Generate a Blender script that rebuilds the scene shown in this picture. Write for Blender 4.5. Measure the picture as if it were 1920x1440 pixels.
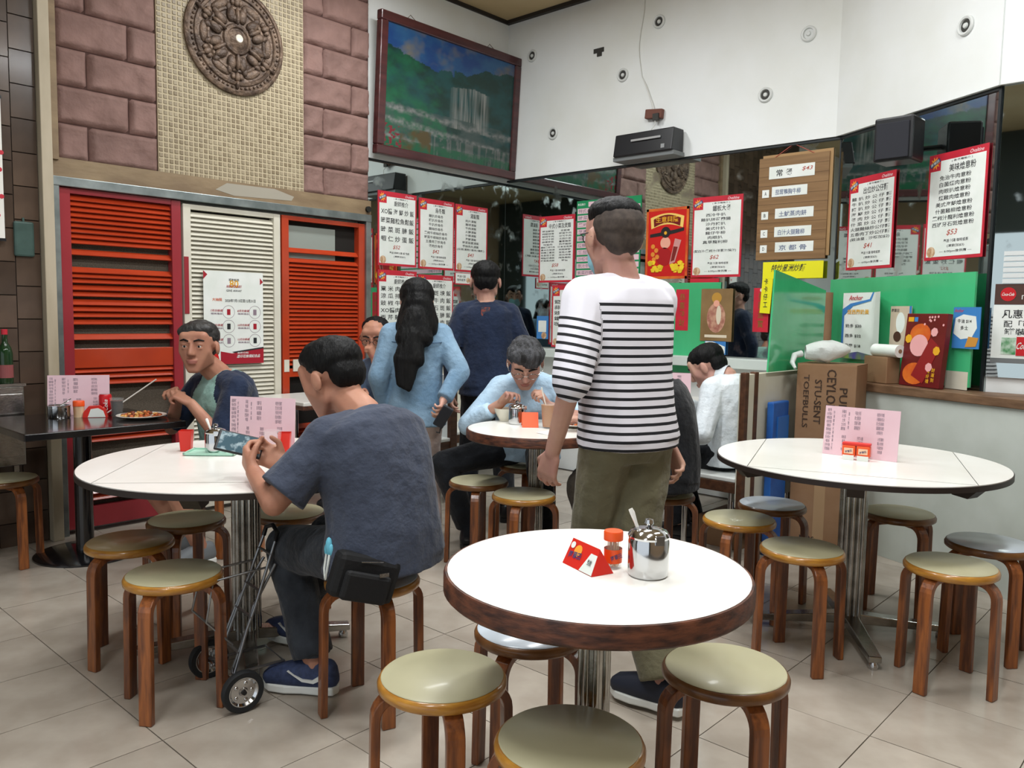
import bpy, bmesh, math, random
import numpy as np
from mathutils import Vector, Matrix, noise
random.seed(7)
PI = math.pi
for o in list(bpy.data.objects): bpy.data.objects.remove(o)
SC = bpy.context.scene; COL = SC.collection
V = Vector

# ---------------------------------------------------------------- camera, world, exposure
# room axes: X along the shuttered wall, Y along the mirrored wall, Z up; the phone is held at 1.33 m
yaw, pitch, roll = math.radians(47.55), math.radians(4.918), math.radians(.965)
fwd = V((math.sin(yaw)*math.cos(pitch), math.cos(yaw)*math.cos(pitch), -math.sin(pitch)))
rgt = V((math.cos(yaw), -math.sin(yaw), 0)); upv = rgt.cross(fwd)
r2 = rgt*math.cos(roll)+upv*math.sin(roll); u2 = upv*math.cos(roll)-rgt*math.sin(roll)
cam = bpy.data.objects.new('camera', bpy.data.cameras.new('camera')); COL.objects.link(cam)
cam.matrix_world = Matrix(((r2.x, u2.x, -fwd.x, 0), (r2.y, u2.y, -fwd.y, 0), (r2.z, u2.z, -fwd.z, 1.332), (0, 0, 0, 1)))
cam.data.sensor_width = 36; cam.data.lens = 36*1522.98/1920; cam.data.clip_start = .05
SC.camera = cam
W = bpy.data.worlds.new('daylight'); SC.world = W; W.use_nodes = True
W.node_tree.nodes['Background'].inputs[0].default_value = (.86, .93, 1, 1)
W.node_tree.nodes['Background'].inputs[1].default_value = 1.1
vs = SC.view_settings; vs.view_transform = 'Standard'; vs.look = 'None'; vs.gamma = 1; vs.use_curve_mapping = False
vs.exposure = -0.05
LAMP_POWER = 43

# ---------------------------------------------------------------- helpers
def lin(h):
    h = h.lstrip('#'); out = []
    for i in (0, 2, 4):
        c = int(h[i:i+2], 16)/255
        out.append(c/12.92 if c <= .04045 else ((c+.055)/1.055)**2.4)
    return (*out, 1)
MATS = {}
def M(name, col='#808080', rough=.5, metal=0, col2=None, scale=6, stretch=(1, 1, 1), lo=.35, hi=.65, detail=4, bump=0, bscale=60,
      bstretch=None, coat=0, trans=0, ior=1.45, alpha=1, emit=0, rand=0, spec=.5, sheen=0, dist=.02):
    if name in MATS: return MATS[name]
    m = bpy.data.materials.new(name); m.use_nodes = True; MATS[name] = m
    nt = m.node_tree; b = nt.nodes['Principled BSDF']; L = nt.links.new
    b.inputs['Base Color'].default_value = lin(col); b.inputs['Roughness'].default_value = rough
    b.inputs['Metallic'].default_value = metal; b.inputs['Coat Weight'].default_value = coat; b.inputs['Coat Roughness'].default_value = .12
    b.inputs['Transmission Weight'].default_value = trans; b.inputs['IOR'].default_value = ior; b.inputs['Alpha'].default_value = alpha
    b.inputs['Specular IOR Level'].default_value = spec; b.inputs['Sheen Weight'].default_value = sheen
    if emit:
        b.inputs['Emission Color'].default_value = lin(col); b.inputs['Emission Strength'].default_value = emit
    tc = None
    def coord(st):
        nonlocal tc
        if tc is None: tc = nt.nodes.new('ShaderNodeTexCoord')
        mp = nt.nodes.new('ShaderNodeMapping'); mp.inputs['Scale'].default_value = st; L(tc.outputs['Object'], mp.inputs['Vector']); return mp.outputs['Vector']
    csock = None
    if col2:
        n = nt.nodes.new('ShaderNodeTexNoise'); n.inputs['Scale'].default_value = scale; n.inputs['Detail'].default_value = detail
        L(coord(stretch), n.inputs['Vector'])
        r = nt.nodes.new('ShaderNodeValToRGB'); r.color_ramp.elements[0].position = lo; r.color_ramp.elements[1].position = hi
        r.color_ramp.elements[0].color = lin(col); r.color_ramp.elements[1].color = lin(col2)
        L(n.outputs['Fac'], r.inputs['Fac']); csock = r.outputs['Color']; L(csock, b.inputs['Base Color'])
    if rand:
        oi = nt.nodes.new('ShaderNodeObjectInfo'); mr = nt.nodes.new('ShaderNodeMapRange')
        mr.inputs['To Min'].default_value = 1-rand; mr.inputs['To Max'].default_value = 1+rand; L(oi.outputs['Random'], mr.inputs['Value'])
        hs = nt.nodes.new('ShaderNodeHueSaturation'); L(mr.outputs['Result'], hs.inputs['Value'])
        if csock: L(csock, hs.inputs['Color'])
        else: hs.inputs['Color'].default_value = lin(col)
        L(hs.outputs['Color'], b.inputs['Base Color'])
    if bump:
        n = nt.nodes.new('ShaderNodeTexNoise'); n.inputs['Scale'].default_value = bscale; n.inputs['Detail'].default_value = 5
        L(coord(bstretch or stretch), n.inputs['Vector'])
        bp = nt.nodes.new('ShaderNodeBump'); bp.inputs['Strength'].default_value = bump; bp.inputs['Distance'].default_value = dist
        L(n.outputs['Fac'], bp.inputs['Height']); L(bp.outputs['Normal'], b.inputs['Normal'])
    return m

def basis(d):
    d = V(d).normalized(); a = V((0, 0, 1)) if abs(d.z) < .9 else V((1, 0, 0))
    x = a.cross(d).normalized(); return x, d.cross(x), d
class MB:
    def __init__(s): s.v = []; s.f = []; s.m = []
    def add(s, vs, fs, mi=0):
        k = len(s.v); s.v += [tuple(p) for p in vs]; s.f += [tuple(i+k for i in f) for f in fs]; s.m += [mi]*len(fs); return s
    def box(s, c, d, mi=0, R=None):
        vs = [V((x*d[0]/2, y*d[1]/2, z*d[2]/2)) for x in (-1, 1) for y in (-1, 1) for z in (-1, 1)]
        if R is not None: vs = [R @ p for p in vs]
        return s.add([p+V(c) for p in vs], [(0, 1, 3, 2), (4, 6, 7, 5), (0, 4, 5, 1), (2, 3, 7, 6), (0, 2, 6, 4), (1, 5, 7, 3)], mi)
    def bx(s, a, b, mi=0):
        return s.box([(p+q)/2 for p, q in zip(a, b)], [abs(q-p) for p, q in zip(a, b)], mi)
    def cyl(s, p0, p1, r0, r1=None, n=16, mi=0, cap=True):
        r1 = r0 if r1 is None else r1; p0 = V(p0); p1 = V(p1); x, y, d = basis(p1-p0); vs = []
        for p, r in ((p0, r0), (p1, r1)):
            vs += [p+x*math.cos(2*PI*i/n)*r+y*math.sin(2*PI*i/n)*r for i in range(n)]
        fs = [(i, (i+1) % n, n+(i+1) % n, n+i) for i in range(n)]
        if cap: fs += [tuple(reversed(range(n))), tuple(range(n, 2*n))]
        return s.add(vs, fs, mi)
    def lathe(s, prof, n=28, c=(0, 0, 0), mi=0, close=False):
        vs = []; fs = []; k = len(prof)
        for i in range(n):
            a = 2*PI*i/n; vs += [(c[0]+r*math.cos(a), c[1]+r*math.sin(a), c[2]+z) for r, z in prof]
        for i in range(n):
            j = (i+1) % n
            for q in range(k if close else k-1):
                w = (q+1) % k; fs.append((i*k+q, j*k+q, j*k+w, i*k+w))
        return s.add(vs, fs, mi)
    def tube(s, pts, r, n=8, mi=0, closed=False):
        pts = [V(p) for p in pts]; k = len(pts); vs = []; fs = []; x = None
        for i, p in enumerate(pts):
            a = pts[(i-1) % k] if (closed or i) else p; b = pts[(i+1) % k] if (closed or i < k-1) else p
            d = (b-a).normalized()
            if x is None: x, y, _ = basis(d)
            else: x = (x-d*x.dot(d)).normalized(); y = d.cross(x)
            rr = r[i] if isinstance(r, (list, tuple)) else r
            vs += [p+x*math.cos(2*PI*q/n)*rr+y*math.sin(2*PI*q/n)*rr for q in range(n)]
        for i in range(k if closed else k-1):
            j = (i+1) % k
            fs += [(i*n+q, i*n+(q+1) % n, j*n+(q+1) % n, j*n+q) for q in range(n)]
        if not closed: fs += [tuple(reversed(range(n))), tuple(range((k-1)*n, k*n))]
        return s.add(vs, fs, mi)
    def sweep(s, pts, wv, w, t, mi=0):
        """rectangular strip: width w along wv, thickness t in the path plane"""
        pts = [V(p) for p in pts]; wv = V(wv).normalized(); vs = []; k = len(pts); fs = []
        for i, p in enumerate(pts):
            d = (pts[min(i+1, k-1)]-pts[max(i-1, 0)]).normalized(); nn = d.cross(wv).normalized()
            vs += [p+wv*w/2+nn*t/2, p-wv*w/2+nn*t/2, p-wv*w/2-nn*t/2, p+wv*w/2-nn*t/2]
        for i in range(k-1):
            fs += [(i*4+q, i*4+(q+1) % 4, i*4+4+(q+1) % 4, i*4+4+q) for q in range(4)]
        fs += [(3, 2, 1, 0), tuple(range(k*4-4, k*4))]
        return s.add(vs, fs, mi)
    def prism(s, poly, y0, y1, mi=0):
        """polygon in x,z extruded along y (y0 front)"""
        n = len(poly); vs = [(x, y0, z) for x, z in poly]+[(x, y1, z) for x, z in poly]
        return s.add(vs, [tuple(range(n)), tuple(reversed(range(n, 2*n)))]+[(i, n+i, n+(i+1) % n, (i+1) % n) for i in range(n)], mi)
    def ball(s, c, r, n=14, k=9, mi=0):
        r = r if hasattr(r, '__len__') else (r, r, r)
        vs = [(c[0], c[1], c[2]-r[2])]; fs = []
        for j in range(1, k):
            t = -PI/2+PI*j/k
            vs += [(c[0]+r[0]*math.cos(t)*math.cos(2*PI*i/n), c[1]+r[1]*math.cos(t)*math.sin(2*PI*i/n), c[2]+r[2]*math.sin(t)) for i in range(n)]
        vs.append((c[0], c[1], c[2]+r[2])); e = len(vs)-1
        fs += [(0, 1+(i+1) % n, 1+i) for i in range(n)]
        for j in range(k-2): fs += [(1+j*n+i, 1+j*n+(i+1) % n, 1+(j+1)*n+(i+1) % n, 1+(j+1)*n+i) for i in range(n)]
        fs += [(e-n+i, e-n+(i+1) % n, e) for i in range(n)]
        return s.add(vs, fs, mi)
    def mesh(s, name, mats):
        me = bpy.data.meshes.new(name); me.from_pydata(s.v, [], s.f)
        for m in (mats if isinstance(mats, (list, tuple)) else [mats]): me.materials.append(m)
        me.polygons.foreach_set('material_index', s.m); me.update(); return me
    def build(s, name, mats, parent=None, loc=(0, 0, 0), rz=0, rot=None, smooth=0, bevel=0):
        me = s.mesh(name, mats)
        bm = bmesh.new(); bm.from_mesh(me); bmesh.ops.recalc_face_normals(bm, faces=bm.faces); bm.to_mesh(me); bm.free()
        if smooth:
            me.polygons.foreach_set('use_smooth', [True]*len(me.polygons)); me.set_sharp_from_angle(angle=math.radians(smooth))
        return link(name, me, parent, loc, rz, rot, bevel)
def link(name, me, parent=None, loc=(0, 0, 0), rz=0, rot=None, bevel=0):
    o = bpy.data.objects.new(name, me); COL.objects.link(o); o.parent = parent; o.location = loc
    o.rotation_euler = rot if rot else (0, 0, rz)
    if bevel:
        b = o.modifiers.new('bevel', 'BEVEL'); b.width = bevel; b.segments = 2; b.limit_method = 'ANGLE'
    return o
def tag(o, label=None, cat=None, group=None, kind=None):
    if label: o['label'] = label
    if cat: o['category'] = cat
    if group: o['group'] = group
    if kind: o['kind'] = kind
    return o
def empty(name, label, cat, loc=(0, 0, 0), rz=0, group=None, kind=None):
    o = bpy.data.objects.new(name, None); COL.objects.link(o); o.location = loc; o.rotation_euler = (0, 0, rz); o.empty_display_size = .05
    return tag(o, label, cat, group, kind)
def copy_tree(o, parent=None):
    c = o.copy(); COL.objects.link(c); c.parent = parent
    for ch in list(o.children): copy_tree(ch, c)
    return c
# lettering: queued as text curves, turned into one mesh per call at the end of the script
TEXTQ = []
def text(parent, s, x, z, w, h, mat, y=-.002, name='lettering', rot=None, italic=False):
    """lettering centred on (x, z) of the parent's front, fitted into w x h"""
    TEXTQ.append((parent, s, x, z, w, h, mat, y, name, rot, italic))
# common materials
m_white = M('white_laminate', '#f0efe9', .28, col2='#e6e4dc', scale=3, coat=.25)
m_steel = M('brushed_steel', '#b9b9b5', .22, 1, col2='#96948f', scale=14, bump=.05, bscale=120)
m_chrome = M('chrome', '#c9cacb', .1, 1)
m_dark = M('black_print', '#1b1b1d', .5)
m_red = M('red_print', '#c8283a', .45, col2='#b92536', scale=9)
m_paper = M('paper', '#e9ece8', .4, col2='#dde3dc', scale=6, bump=.06, bscale=9)
m_black = M('black_plastic', '#17181b', .35)
m_wood = M('bent_wood', '#99592a', .42, col2='#5c331d', scale=9, stretch=(6, 6, .7), coat=.35, bump=.08, bscale=30, rand=.18)
m_rim = M('honey_wood', '#c08a35', .32, col2='#9c6624', scale=14, stretch=(1, 1, 5), coat=.5, rand=.1)
m_glass = M('clear_glass', '#eef3f1', .04, alpha=.07)

# ================================================================= THE ROOM
m_plaster = M('white_plaster', '#e6e9e8', .75, col2='#dcded8', scale=1.6, lo=.4, hi=.75, bump=.04, bscale=30)
m_tile = M('floor_tile', '#b3aa9d', .2, col2='#a1978a', scale=5, bump=.015, bscale=90, rand=.05, coat=.1)
m_grout = M('grout', '#5d564d', .8)
# floor of square tiles, each one its own piece
fl = MB().bx((-3.2, -3.2, -.12), (5.6, 5.25, -.006)).build('floor', m_grout); tag(fl, kind='structure')
TP = .395
tme = MB().bx((-TP/2+.0018, -TP/2+.0018, -.02), (TP/2-.0018, TP/2-.0018, 0)).mesh('tile', m_tile)
for i in range(-6, 12):
    for j in range(-6, 11):
        x = 1.06+TP*(i+.5); y = .83+TP*(j+.5)
        if x > 5.5 or y > 5.2: continue
        link('tile', tme, fl, (x, y, random.uniform(-.0012, 0)))
ceil = MB().bx((-3.2, -3.2, 3.9), (5.6, 5.25, 4.0)).build('ceiling', M('ceiling_board', '#c9b48c', .8, col2='#bda57c', scale=1.5)); tag(ceil, kind='structure')
m_cornice = M('cornice_black', '#2c2621', .6)
tag(MB().bx((3.86, 5.05, 3.87), (5.45, 5.12, 3.9)).bx((5.38, 2.1, 3.87), (5.45, 5.1, 3.9)).build('trim_1', m_cornice), kind='structure')
# shutter wall
wl = MB().bx((-3.2, 5.12, 0), (5.6, 5.25, 3.9)).bx((3.862, 5.07, 2.5), (5.45, 5.12, 3.9)).build('wall_left', m_plaster); tag(wl, kind='structure')
m_lintel = M('lintel_paint', '#77634b', .6, col2='#8d795d', scale=4, stretch=(1, 3, 3), bump=.1, bscale=14)
part = MB().bx((1.64, 5.015, 2.05), (3.868, 5.12, 2.165)).bx((1.64, 5.0, 2.15), (1.69, 5.12, 3.9)).bx((1.69, 5.045, 2.16), (3.862, 5.12, 3.9), 1).build('wall_shutter', [m_lintel, M('stone_joint', '#4a322c', .85)]); tag(part, kind='structure')
m_flake = M('flaked_plaster', '#9c9688', .8)
MB().prism([(2.62, 2.10), (2.70, 2.15), (3.05, 2.155), (3.2, 2.12), (3.18, 2.09), (2.75, 2.075)], 5.0135, 5.016).build('peeled_patch', m_flake, part)
m_stone = M('pink_stone', '#6d534c', .78, col2='#8a6c64', scale=5, lo=.3, hi=.7, bump=.55, bscale=11, rand=.07, dist=.03)
def stone_mesh(w, h, seed):
    """rock-faced block: edges chamfered, face broken up"""
    nx, nz = max(10, int(w/.02)), 12; vs = []; fs = []
    for k in range(nz+1):
        for i in range(nx+1):
            x = -w/2+w*i/nx; z = -h/2+h*k/nz; e = min(x+w/2, w/2-x, z+h/2, h/2-z)
            d = .030*min(1, e/.007)
            if e > .001: d += .011*noise.noise(V((x*13+seed, z*13, seed*.7)))+.005*noise.noise(V((x*37, z*50+seed, 3)))
            vs.append((x, -d, z))
    n = nx+1
    fs = [(k*n+i, k*n+i+1, (k+1)*n+i+1, (k+1)*n+i) for k in range(nz) for i in range(nx)]
    return MB().add(vs, fs).mesh('block', m_stone)
blk = {}
for (xa, xb, sp) in ((1.69, 2.263, (1.862, 2.095)), (3.29, 3.862, (3.459, 3.706))):
    for r in range(9):
        z0 = 2.155+.2085*r; z1 = min(z0+.2085, 3.9)
        s = sp[0] if r % 2 == 0 else sp[1]
        for a, b in ((xa, s), (s, xb)):
            key = (round(b-a, 2), r % 3)
            if key not in blk:
                blk[key] = stone_mesh(b-a-.005, .2035, r*3.3+a); blk[key].polygons.foreach_set('use_smooth', [True]*len(blk[key].polygons))
            link('stone_block', blk[key], part, ((a+b)/2, 5.046, (z0+z1)/2 if z1-z0 > .2 else z0+.104))
MB().lathe([(0, 0), (.022, 0), (.022, .02), (0, .02)], 16).build('cable_cap', M('cap_black', '#15140f', .6), part, loc=(3.835, 5.014, 2.1), rot=(PI/2, 0, 0))
# mosaic field between the stones
mo = MB().bx((2.263, 5.03, 2.155), (3.29, 5.046, 3.9)).build('mosaic_bed', M('mosaic_grout', '#b7aa8e', .8), part)
ms = MB(); P = 1.027/32
for k in range(int(1.74/P)):
    for i in range(32):
        x = 2.263+P*(i+.5); z = 2.157+P*(k+.5); h = P*.37; y0 = 5.027-random.random()*.002
        ms.add([(x-h, 5.03, z-h), (x+h, 5.03, z-h), (x+h, 5.03, z+h), (x-h, 5.03, z+h), (x-h*.85, y0, z-h*.85), (x+h*.85, y0, z-h*.85), (x+h*.85, y0, z+h*.85), (x-h*.85, y0, z+h*.85)],
               [(4, 5, 6, 7), (0, 1, 5, 4), (1, 2, 6, 5), (2, 3, 7, 6), (3, 0, 4, 7)], random.choice((0, 0, 1, 2)))
mt = ms.build('mosaic_tile', [M('mosaic_beige', '#8d8068', .45), M('mosaic_tan', '#80725a', .45), M('mosaic_sand', '#9a8d74', .45)], part); mt['kind'] = 'stuff'
# cream corner post and brown tiled pier
tag(MB().bx((1.585, 4.95, 0), (1.642, 5.12, 3.9)).build('trim_2', M('cream_paint', '#b9ad97', .5, col2='#a3977f', scale=6, stretch=(1, 1, .3)), bevel=.004), kind='structure')
m_btile = M('brown_tile', '#43362d', .22, col2='#54453a', scale=4, rand=.35, coat=.3)
pier = MB().bx((-.6, 5.02, 0), (1.585, 5.12, 3.9)).build('wall_tiled', M('pier_grout', '#463a31', .7)); tag(pier, kind='structure')
bt = MB().bx((-.06, -.012, -.087), (.06, 0, .087)).mesh('tile', m_btile)
for c in range(13):
    for k in range(21):
        link('tile', bt, pier, (1.52-.125*c, 5.02, .09+.18*k-(.05 if c % 2 else 0)))
# mirrored walls
wr = MB().bx((5.46, 2.0, 0), (5.6, 5.25, 3.9)).bx((5.42, 2.08, 2.525), (5.46, 5.1, 3.9)).build('wall_right', m_plaster); tag(wr, kind='structure')
dv = V((-.5285, -.8489, 0)); dn = V((-.8489, .5285, 0)); D0 = V((5.44, 2.1, 0))          # diagonal wall: along, into the room
DANG = math.atan2(dv.y, dv.x)
def diag(s, off, z=0): return D0+dv*s+dn*off+V((0, 0, z))
mb = MB(); R = Matrix.Rotation(DANG, 3, 'Z')
mb.box(diag(.625, -.1, 1.95), (1.27, .16, 3.9), R=R); mb.box(diag(.622, .005, 3.2125), (1.262, .05, 1.375), R=R)
tag(mb.build('wall_diagonal', m_plaster), kind='structure')
tag(MB().bx((4.79, -3.2, 0), (4.93, 1.03, 3.9)).bx((4.75, -3.2, 2.525), (4.79, 1.045, 3.9)).build('wall_near', m_plaster), kind='structure')
m_fascia = M('fascia_dark', '#3c4442', .7)
tag(MB().bx((-3.3, -3.2, 2.55), (-3.2, 5.25, 3.9)).bx((-3.3, -3.2, 0), (-3.2, -2.4, 2.55)).bx((-3.3, 4.2, 0), (-3.2, 5.25, 2.55)).build('wall_front', m_fascia), kind='structure')
tag(MB().bx((-3.2, -3.3, 0), (4.93, -3.2, 3.9)).build('wall_back', M('back_wall_paint', '#a98f72', .7)), kind='structure')
def mirror_mat():
    m = M('aged_mirror', '#bcc6c4', .03, 1); nt = m.node_tree; b = nt.nodes['Principled BSDF']
    tc = nt.nodes.new('ShaderNodeTexCoord'); n = nt.nodes.new('ShaderNodeTexNoise'); n.inputs['Scale'].default_value = 7; n.inputs['Detail'].default_value = 6
    r = nt.nodes.new('ShaderNodeMapRange'); r.inputs['From Min'].default_value = .58; r.inputs['From Max'].default_value = .75; r.inputs['To Min'].default_value = .02; r.inputs['To Max'].default_value = .3
    nt.links.new(tc.outputs['Object'], n.inputs['Vector']); nt.links.new(n.outputs['Fac'], r.inputs['Value']); nt.links.new(r.outputs['Result'], b.inputs['Roughness'])
    return m
m_mir = mirror_mat(); m_edge = M('mirror_edge', '#23282a', .4)
mm = MB().bx((3.87, 5.1, 1.0), (5.445, 5.11, 2.5)).build('wall_mirror', m_mir); tag(mm, 'tall mirror behind the pasted menus under the waterfall picture', 'mirror')
MB().bx((3.87, 5.085, 2.485), (5.44, 5.099, 2.5)).build('top_strip', m_edge, mm)
mm = MB().bx((5.448, 2.1, 1.05), (5.458, 5.1, 2.522)).build('wall_mirror', m_mir); tag(mm, 'long wall mirror behind the red fortune poster and brown slat board', 'mirror')
MB().bx((5.43, 2.1, 2.508), (5.446, 5.1, 2.524)).build('top_strip', m_edge, mm); MB().bx((5.44, 2.095, 1.0), (5.447, 2.103, 2.51)).build('edge_strip', m_edge, mm)
mm = MB().box((0, 0, 0), (1.25, .01, 1.57)).build('wall_mirror', m_mir, loc=diag(.625, -.01, 1.74), rz=DANG); tag(mm, 'slanted mirror panel behind the green board and two noodle menus', 'mirror')
MB().box((0, 0, 0), (1.25, .012, .016)).build('top_strip', m_edge, mm, loc=(0, -.012, .775)); MB().box((0, 0, 0), (.016, .012, 1.57)).build('edge_strip', m_edge, mm, loc=(.618, -.012, 0))
mm = MB().bx((4.775, -.6, 1.05), (4.785, 1.03, 2.522)).build('wall_mirror', m_mir); tag(mm, 'mirror panel behind the cola can notice', 'mirror')
# low dado with a timber ledge in front of the slanted mirror; white ledge below the long mirror
poly = [(4.985, 2.0), (4.11, .10), (4.76, .10), (4.76, 1.04), (5.42, 2.09)]
m_dado = M('dado_paint', '#c4cbc4', .5, col2='#b4bbb2', scale=3)
def flat(poly, z0, z1):
    n = len(poly); return MB().add([(x, y, z0) for x, y in poly]+[(x, y, z1) for x, y in poly], [tuple(range(n)), tuple(reversed(range(n, 2*n)))]+[(i, (i+1) % n, n+(i+1) % n, n+i) for i in range(n)])
tag(flat(poly, 0, .925).build('wall_dado', m_dado), kind='structure')
pl2 = [(4.975, 2.02), (4.09, .10)]+poly[2:]
tag(flat(pl2, .925, .972).build('trim_3', M('ledge_timber', '#7b5f47', .5, col2='#5f4733', scale=8, stretch=(1, 1, 4)), bevel=.004), kind='structure')
tag(MB().bx((5.33, 2.05, .97), (5.45, 5.1, 1.04)).bx((3.87, 5.0, .93), (5.45, 5.1, 1.0)).build('trim_4', M('white_ledge', '#c9d2cd', .4), bevel=.004), kind='structure')

# ----------------------------------------------------------------- doors and shutters
m_orange = M('orange_gloss', '#b8401f', .25, col2='#a3371d', scale=3, coat=.5, bump=.03, bscale=20)
m_crim = M('crimson_gloss', '#9c3038', .28, col2='#8a2831', scale=4, stretch=(1, 1, .3), coat=.4)
m_cream = M('cream_gloss', '#d9d6c8', .35, col2='#ccc7b6', scale=3)
m_mesh = M('fly_mesh', '#4a4238', .85, col2='#5f564a', scale=220, detail=0, bump=.3, bscale=300)
m_shade = M('inside_shade', '#191612', .9)  # near-black board colour stands in for the shade behind the slats
m_galv = M('galvanised_frame', '#9aa3a3', .35, .8, col2='#7d8686', scale=8)
fr = MB().bx((1.642, 5.01, 0), (1.69, 5.1, 2.055)).bx((3.822, 5.01, 0), (3.868, 5.12, 2.055)).bx((1.642, 5.005, 2.008), (3.868, 5.1, 2.06)).build('trim_5', m_galv, bevel=.003); tag(fr, kind='structure')
def slat_mesh(w, mat, d=.043, t=.006, tilt=46):
    R = Matrix.Rotation(math.radians(tilt), 3, 'X'); return MB().box((0, 0, 0), (w, d, t), R=R).mesh('slat', mat)
def door(name, x0, x1, zt, stile, sm, fm, zs, back, panels=()):
    d = empty(name, None, None, ((x0+x1)/2, 5.06, 0), kind='structure'); w = x1-x0; iw = w-2*stile
    for sx in (-1, 1): MB().bx((sx*w/2, -.03, .03), (sx*(w/2-stile), .03, zt)).build('stile', fm, d, bevel=.003)
    for z0, z1 in ((.03, .15), (zt-.03, zt)): MB().bx((-iw/2, -.026, z0), (iw/2, .026, z1)).build('rail', fm, d)
    MB().bx((-iw/2, .028, .05), (iw/2, .034, zt-.02)).build('slat_backing', back, d)  # fly mesh on the red door, a board painted as shade on the others
    me = slat_mesh(iw, sm)
    for k, z in enumerate(zs):
        o = link('slat', me, d, (0, -.005, z)); o.rotation_euler = (random.uniform(-.06, .06), random.uniform(-.004, .004) if name == 'door_1' else 0, 0)
    for z0, z1 in panels: MB().bx((-iw/2, -.02, z0), (iw/2, 0, z1)).build('panel', sm, d, bevel=.003)
    return d
zs = [1.955-.0305*k for k in range(9)]
zs += [1.977-(y-362)*.003044 for y in (471, 504, 513.5, 523, 536.7, 548.5, 565, 577, 588, 602, 631.6, 695, 706, 719)]
zs += [.62, .585, .55, .40, .36, .32, .28, .24, .20]
d1 = door('door_1', 1.692, 2.396, 2.005, .06, m_orange, m_crim, zs, m_mesh, [(.975, 1.09)])
d2 = door('door_2', 2.41, 3.10, 1.99, .05, m_cream, m_cream, [1.93-.029*k for k in range(61)], m_shade)
MB().bx((-.3445, -.034, 1.30), (-.315, -.030, 1.66)).build('painted_strip', m_crim, d2)
d3 = door('door_3', 3.112, 3.822, 1.99, .055, m_orange, m_orange, [1.755, 1.685]+[1.655-.029*k for k in range(25)]+[.5-.029*k for k in range(11)], m_shade, [(.86, .92)])
MB().bx((-.28, .02, 1.66), (.12, .026, 1.93)).build('glass_pane', M('dusty_pane', '#8f968f', .25), d3)
MB().bx((-.345, -.034, .90), (-.305, -.03, .985)).bx((-.27, -.03, .9), (-.18, -.022, .985)).build('latch', m_cream, d3)

# ----------------------------------------------------------------- bronze ceiling-rose medallion
m_bronze = M('antique_bronze', '#7d6857', .5, .2, col2='#4a3b31', scale=16, lo=.35, hi=.6, bump=.5, bscale=45)
md = empty('wall_medallion', 'round antique bronze relief medallion mounted on the mosaic panel', 'medallion', (2.775, 5.028, 3.07)); md.rotation_euler = (PI/2, 0, 0)
MB().lathe([(0, 0), (.345, 0), (.345, .018), (.33, .03), (.318, .03), (.312, .02), (.29, .02), (.284, .03), (.268, .034), (.262, .022), (.21, .02), (.2, .03), (.188, .03), (.18, .02), (.1, .026), (.092, .04), (.075, .046), (.066, .036), (.05, .042), (.03, .06), (0, .062)], 64).build('disc', m_bronze, md, smooth=40)
be = MB()
for i in range(60):
    a = 2*PI*i/60; be.ball((.301*math.cos(a), .301*math.sin(a), .022), (.010, .010, .009), 6, 4)
be.build('bead_ring', m_bronze, md, smooth=60)
leaf = MB()
for s in (-1, 1):
    leaf.ball((.04*s, .15, .03), (.03, .05, .018), 10, 6); leaf.ball((.055*s, .195, .026), (.02, .03, .014), 8, 6); leaf.ball((.028*s, .232, .026), (.016, .022, .012), 8, 6)
leaf.ball((0, .14, .036), (.016, .06, .02), 8, 6); leaf.ball((0, .235, .03), (.02, .032, .016), 8, 6); leaf.ball((0, .285, .03), (.014, .03, .014), 8, 6)
lm = leaf.mesh('leaf_scroll', m_bronze); lm.polygons.foreach_set('use_smooth', [True]*len(lm.polygons))
for i in range(6): link('leaf_scroll', lm, md).rotation_euler = (0, 0, i*PI/3)
pm = MB().ball((0, .225, .022), (.07, .026, .014), 10, 6).ball((.05, .12, .03), (.022, .028, .016), 8, 6).mesh('cartouche', m_bronze); pm.polygons.foreach_set('use_smooth', [True]*len(pm.polygons))
for i in range(6): link('cartouche', pm, md).rotation_euler = (0, 0, (i+.5)*PI/3)
MB().lathe([(0, .062), (.022, .064), (.028, .058)], 20).build('boss', M('pale_boss', '#d8cfc0', .4), md, smooth=40)

# ----------------------------------------------------------------- framed waterfall picture
pc = empty('framed_picture', 'large framed waterfall landscape in dark red wooden frame hung high', 'picture', (4.645, 4.985, 2.52)); pc.rotation_euler = (math.radians(3.2), 0, 0)
m_frame = M('mahogany_frame', '#3a1b1d', .3, col2='#4d2526', scale=9, stretch=(.4, 3, 3), coat=.5)
W2, H2 = .77, 1.035
for a, b, c, d in ((-W2, W2, 0, .07), (-W2, W2, H2-.07, H2)): MB().bx((a, -.03, c), (b, .03, d)).build('frame_rail', m_frame, pc, bevel=.008)
for s in (-1, 1): MB().bx((s*W2, -.03, .07), (s*(W2-.07), .03, H2-.07)).build('frame_stile', m_frame, pc, bevel=.008)
def paint_mat():
    m = bpy.data.materials.new('landscape_print'); m.use_nodes = True; b = m.node_tree.nodes['Principled BSDF']
    a = m.node_tree.nodes.new('ShaderNodeVertexColor'); a.layer_name = 'paint'; m.node_tree.links.new(a.outputs['Color'], b.inputs['Base Color'])
    b.inputs['Roughness'].default_value = .22; return m
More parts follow.
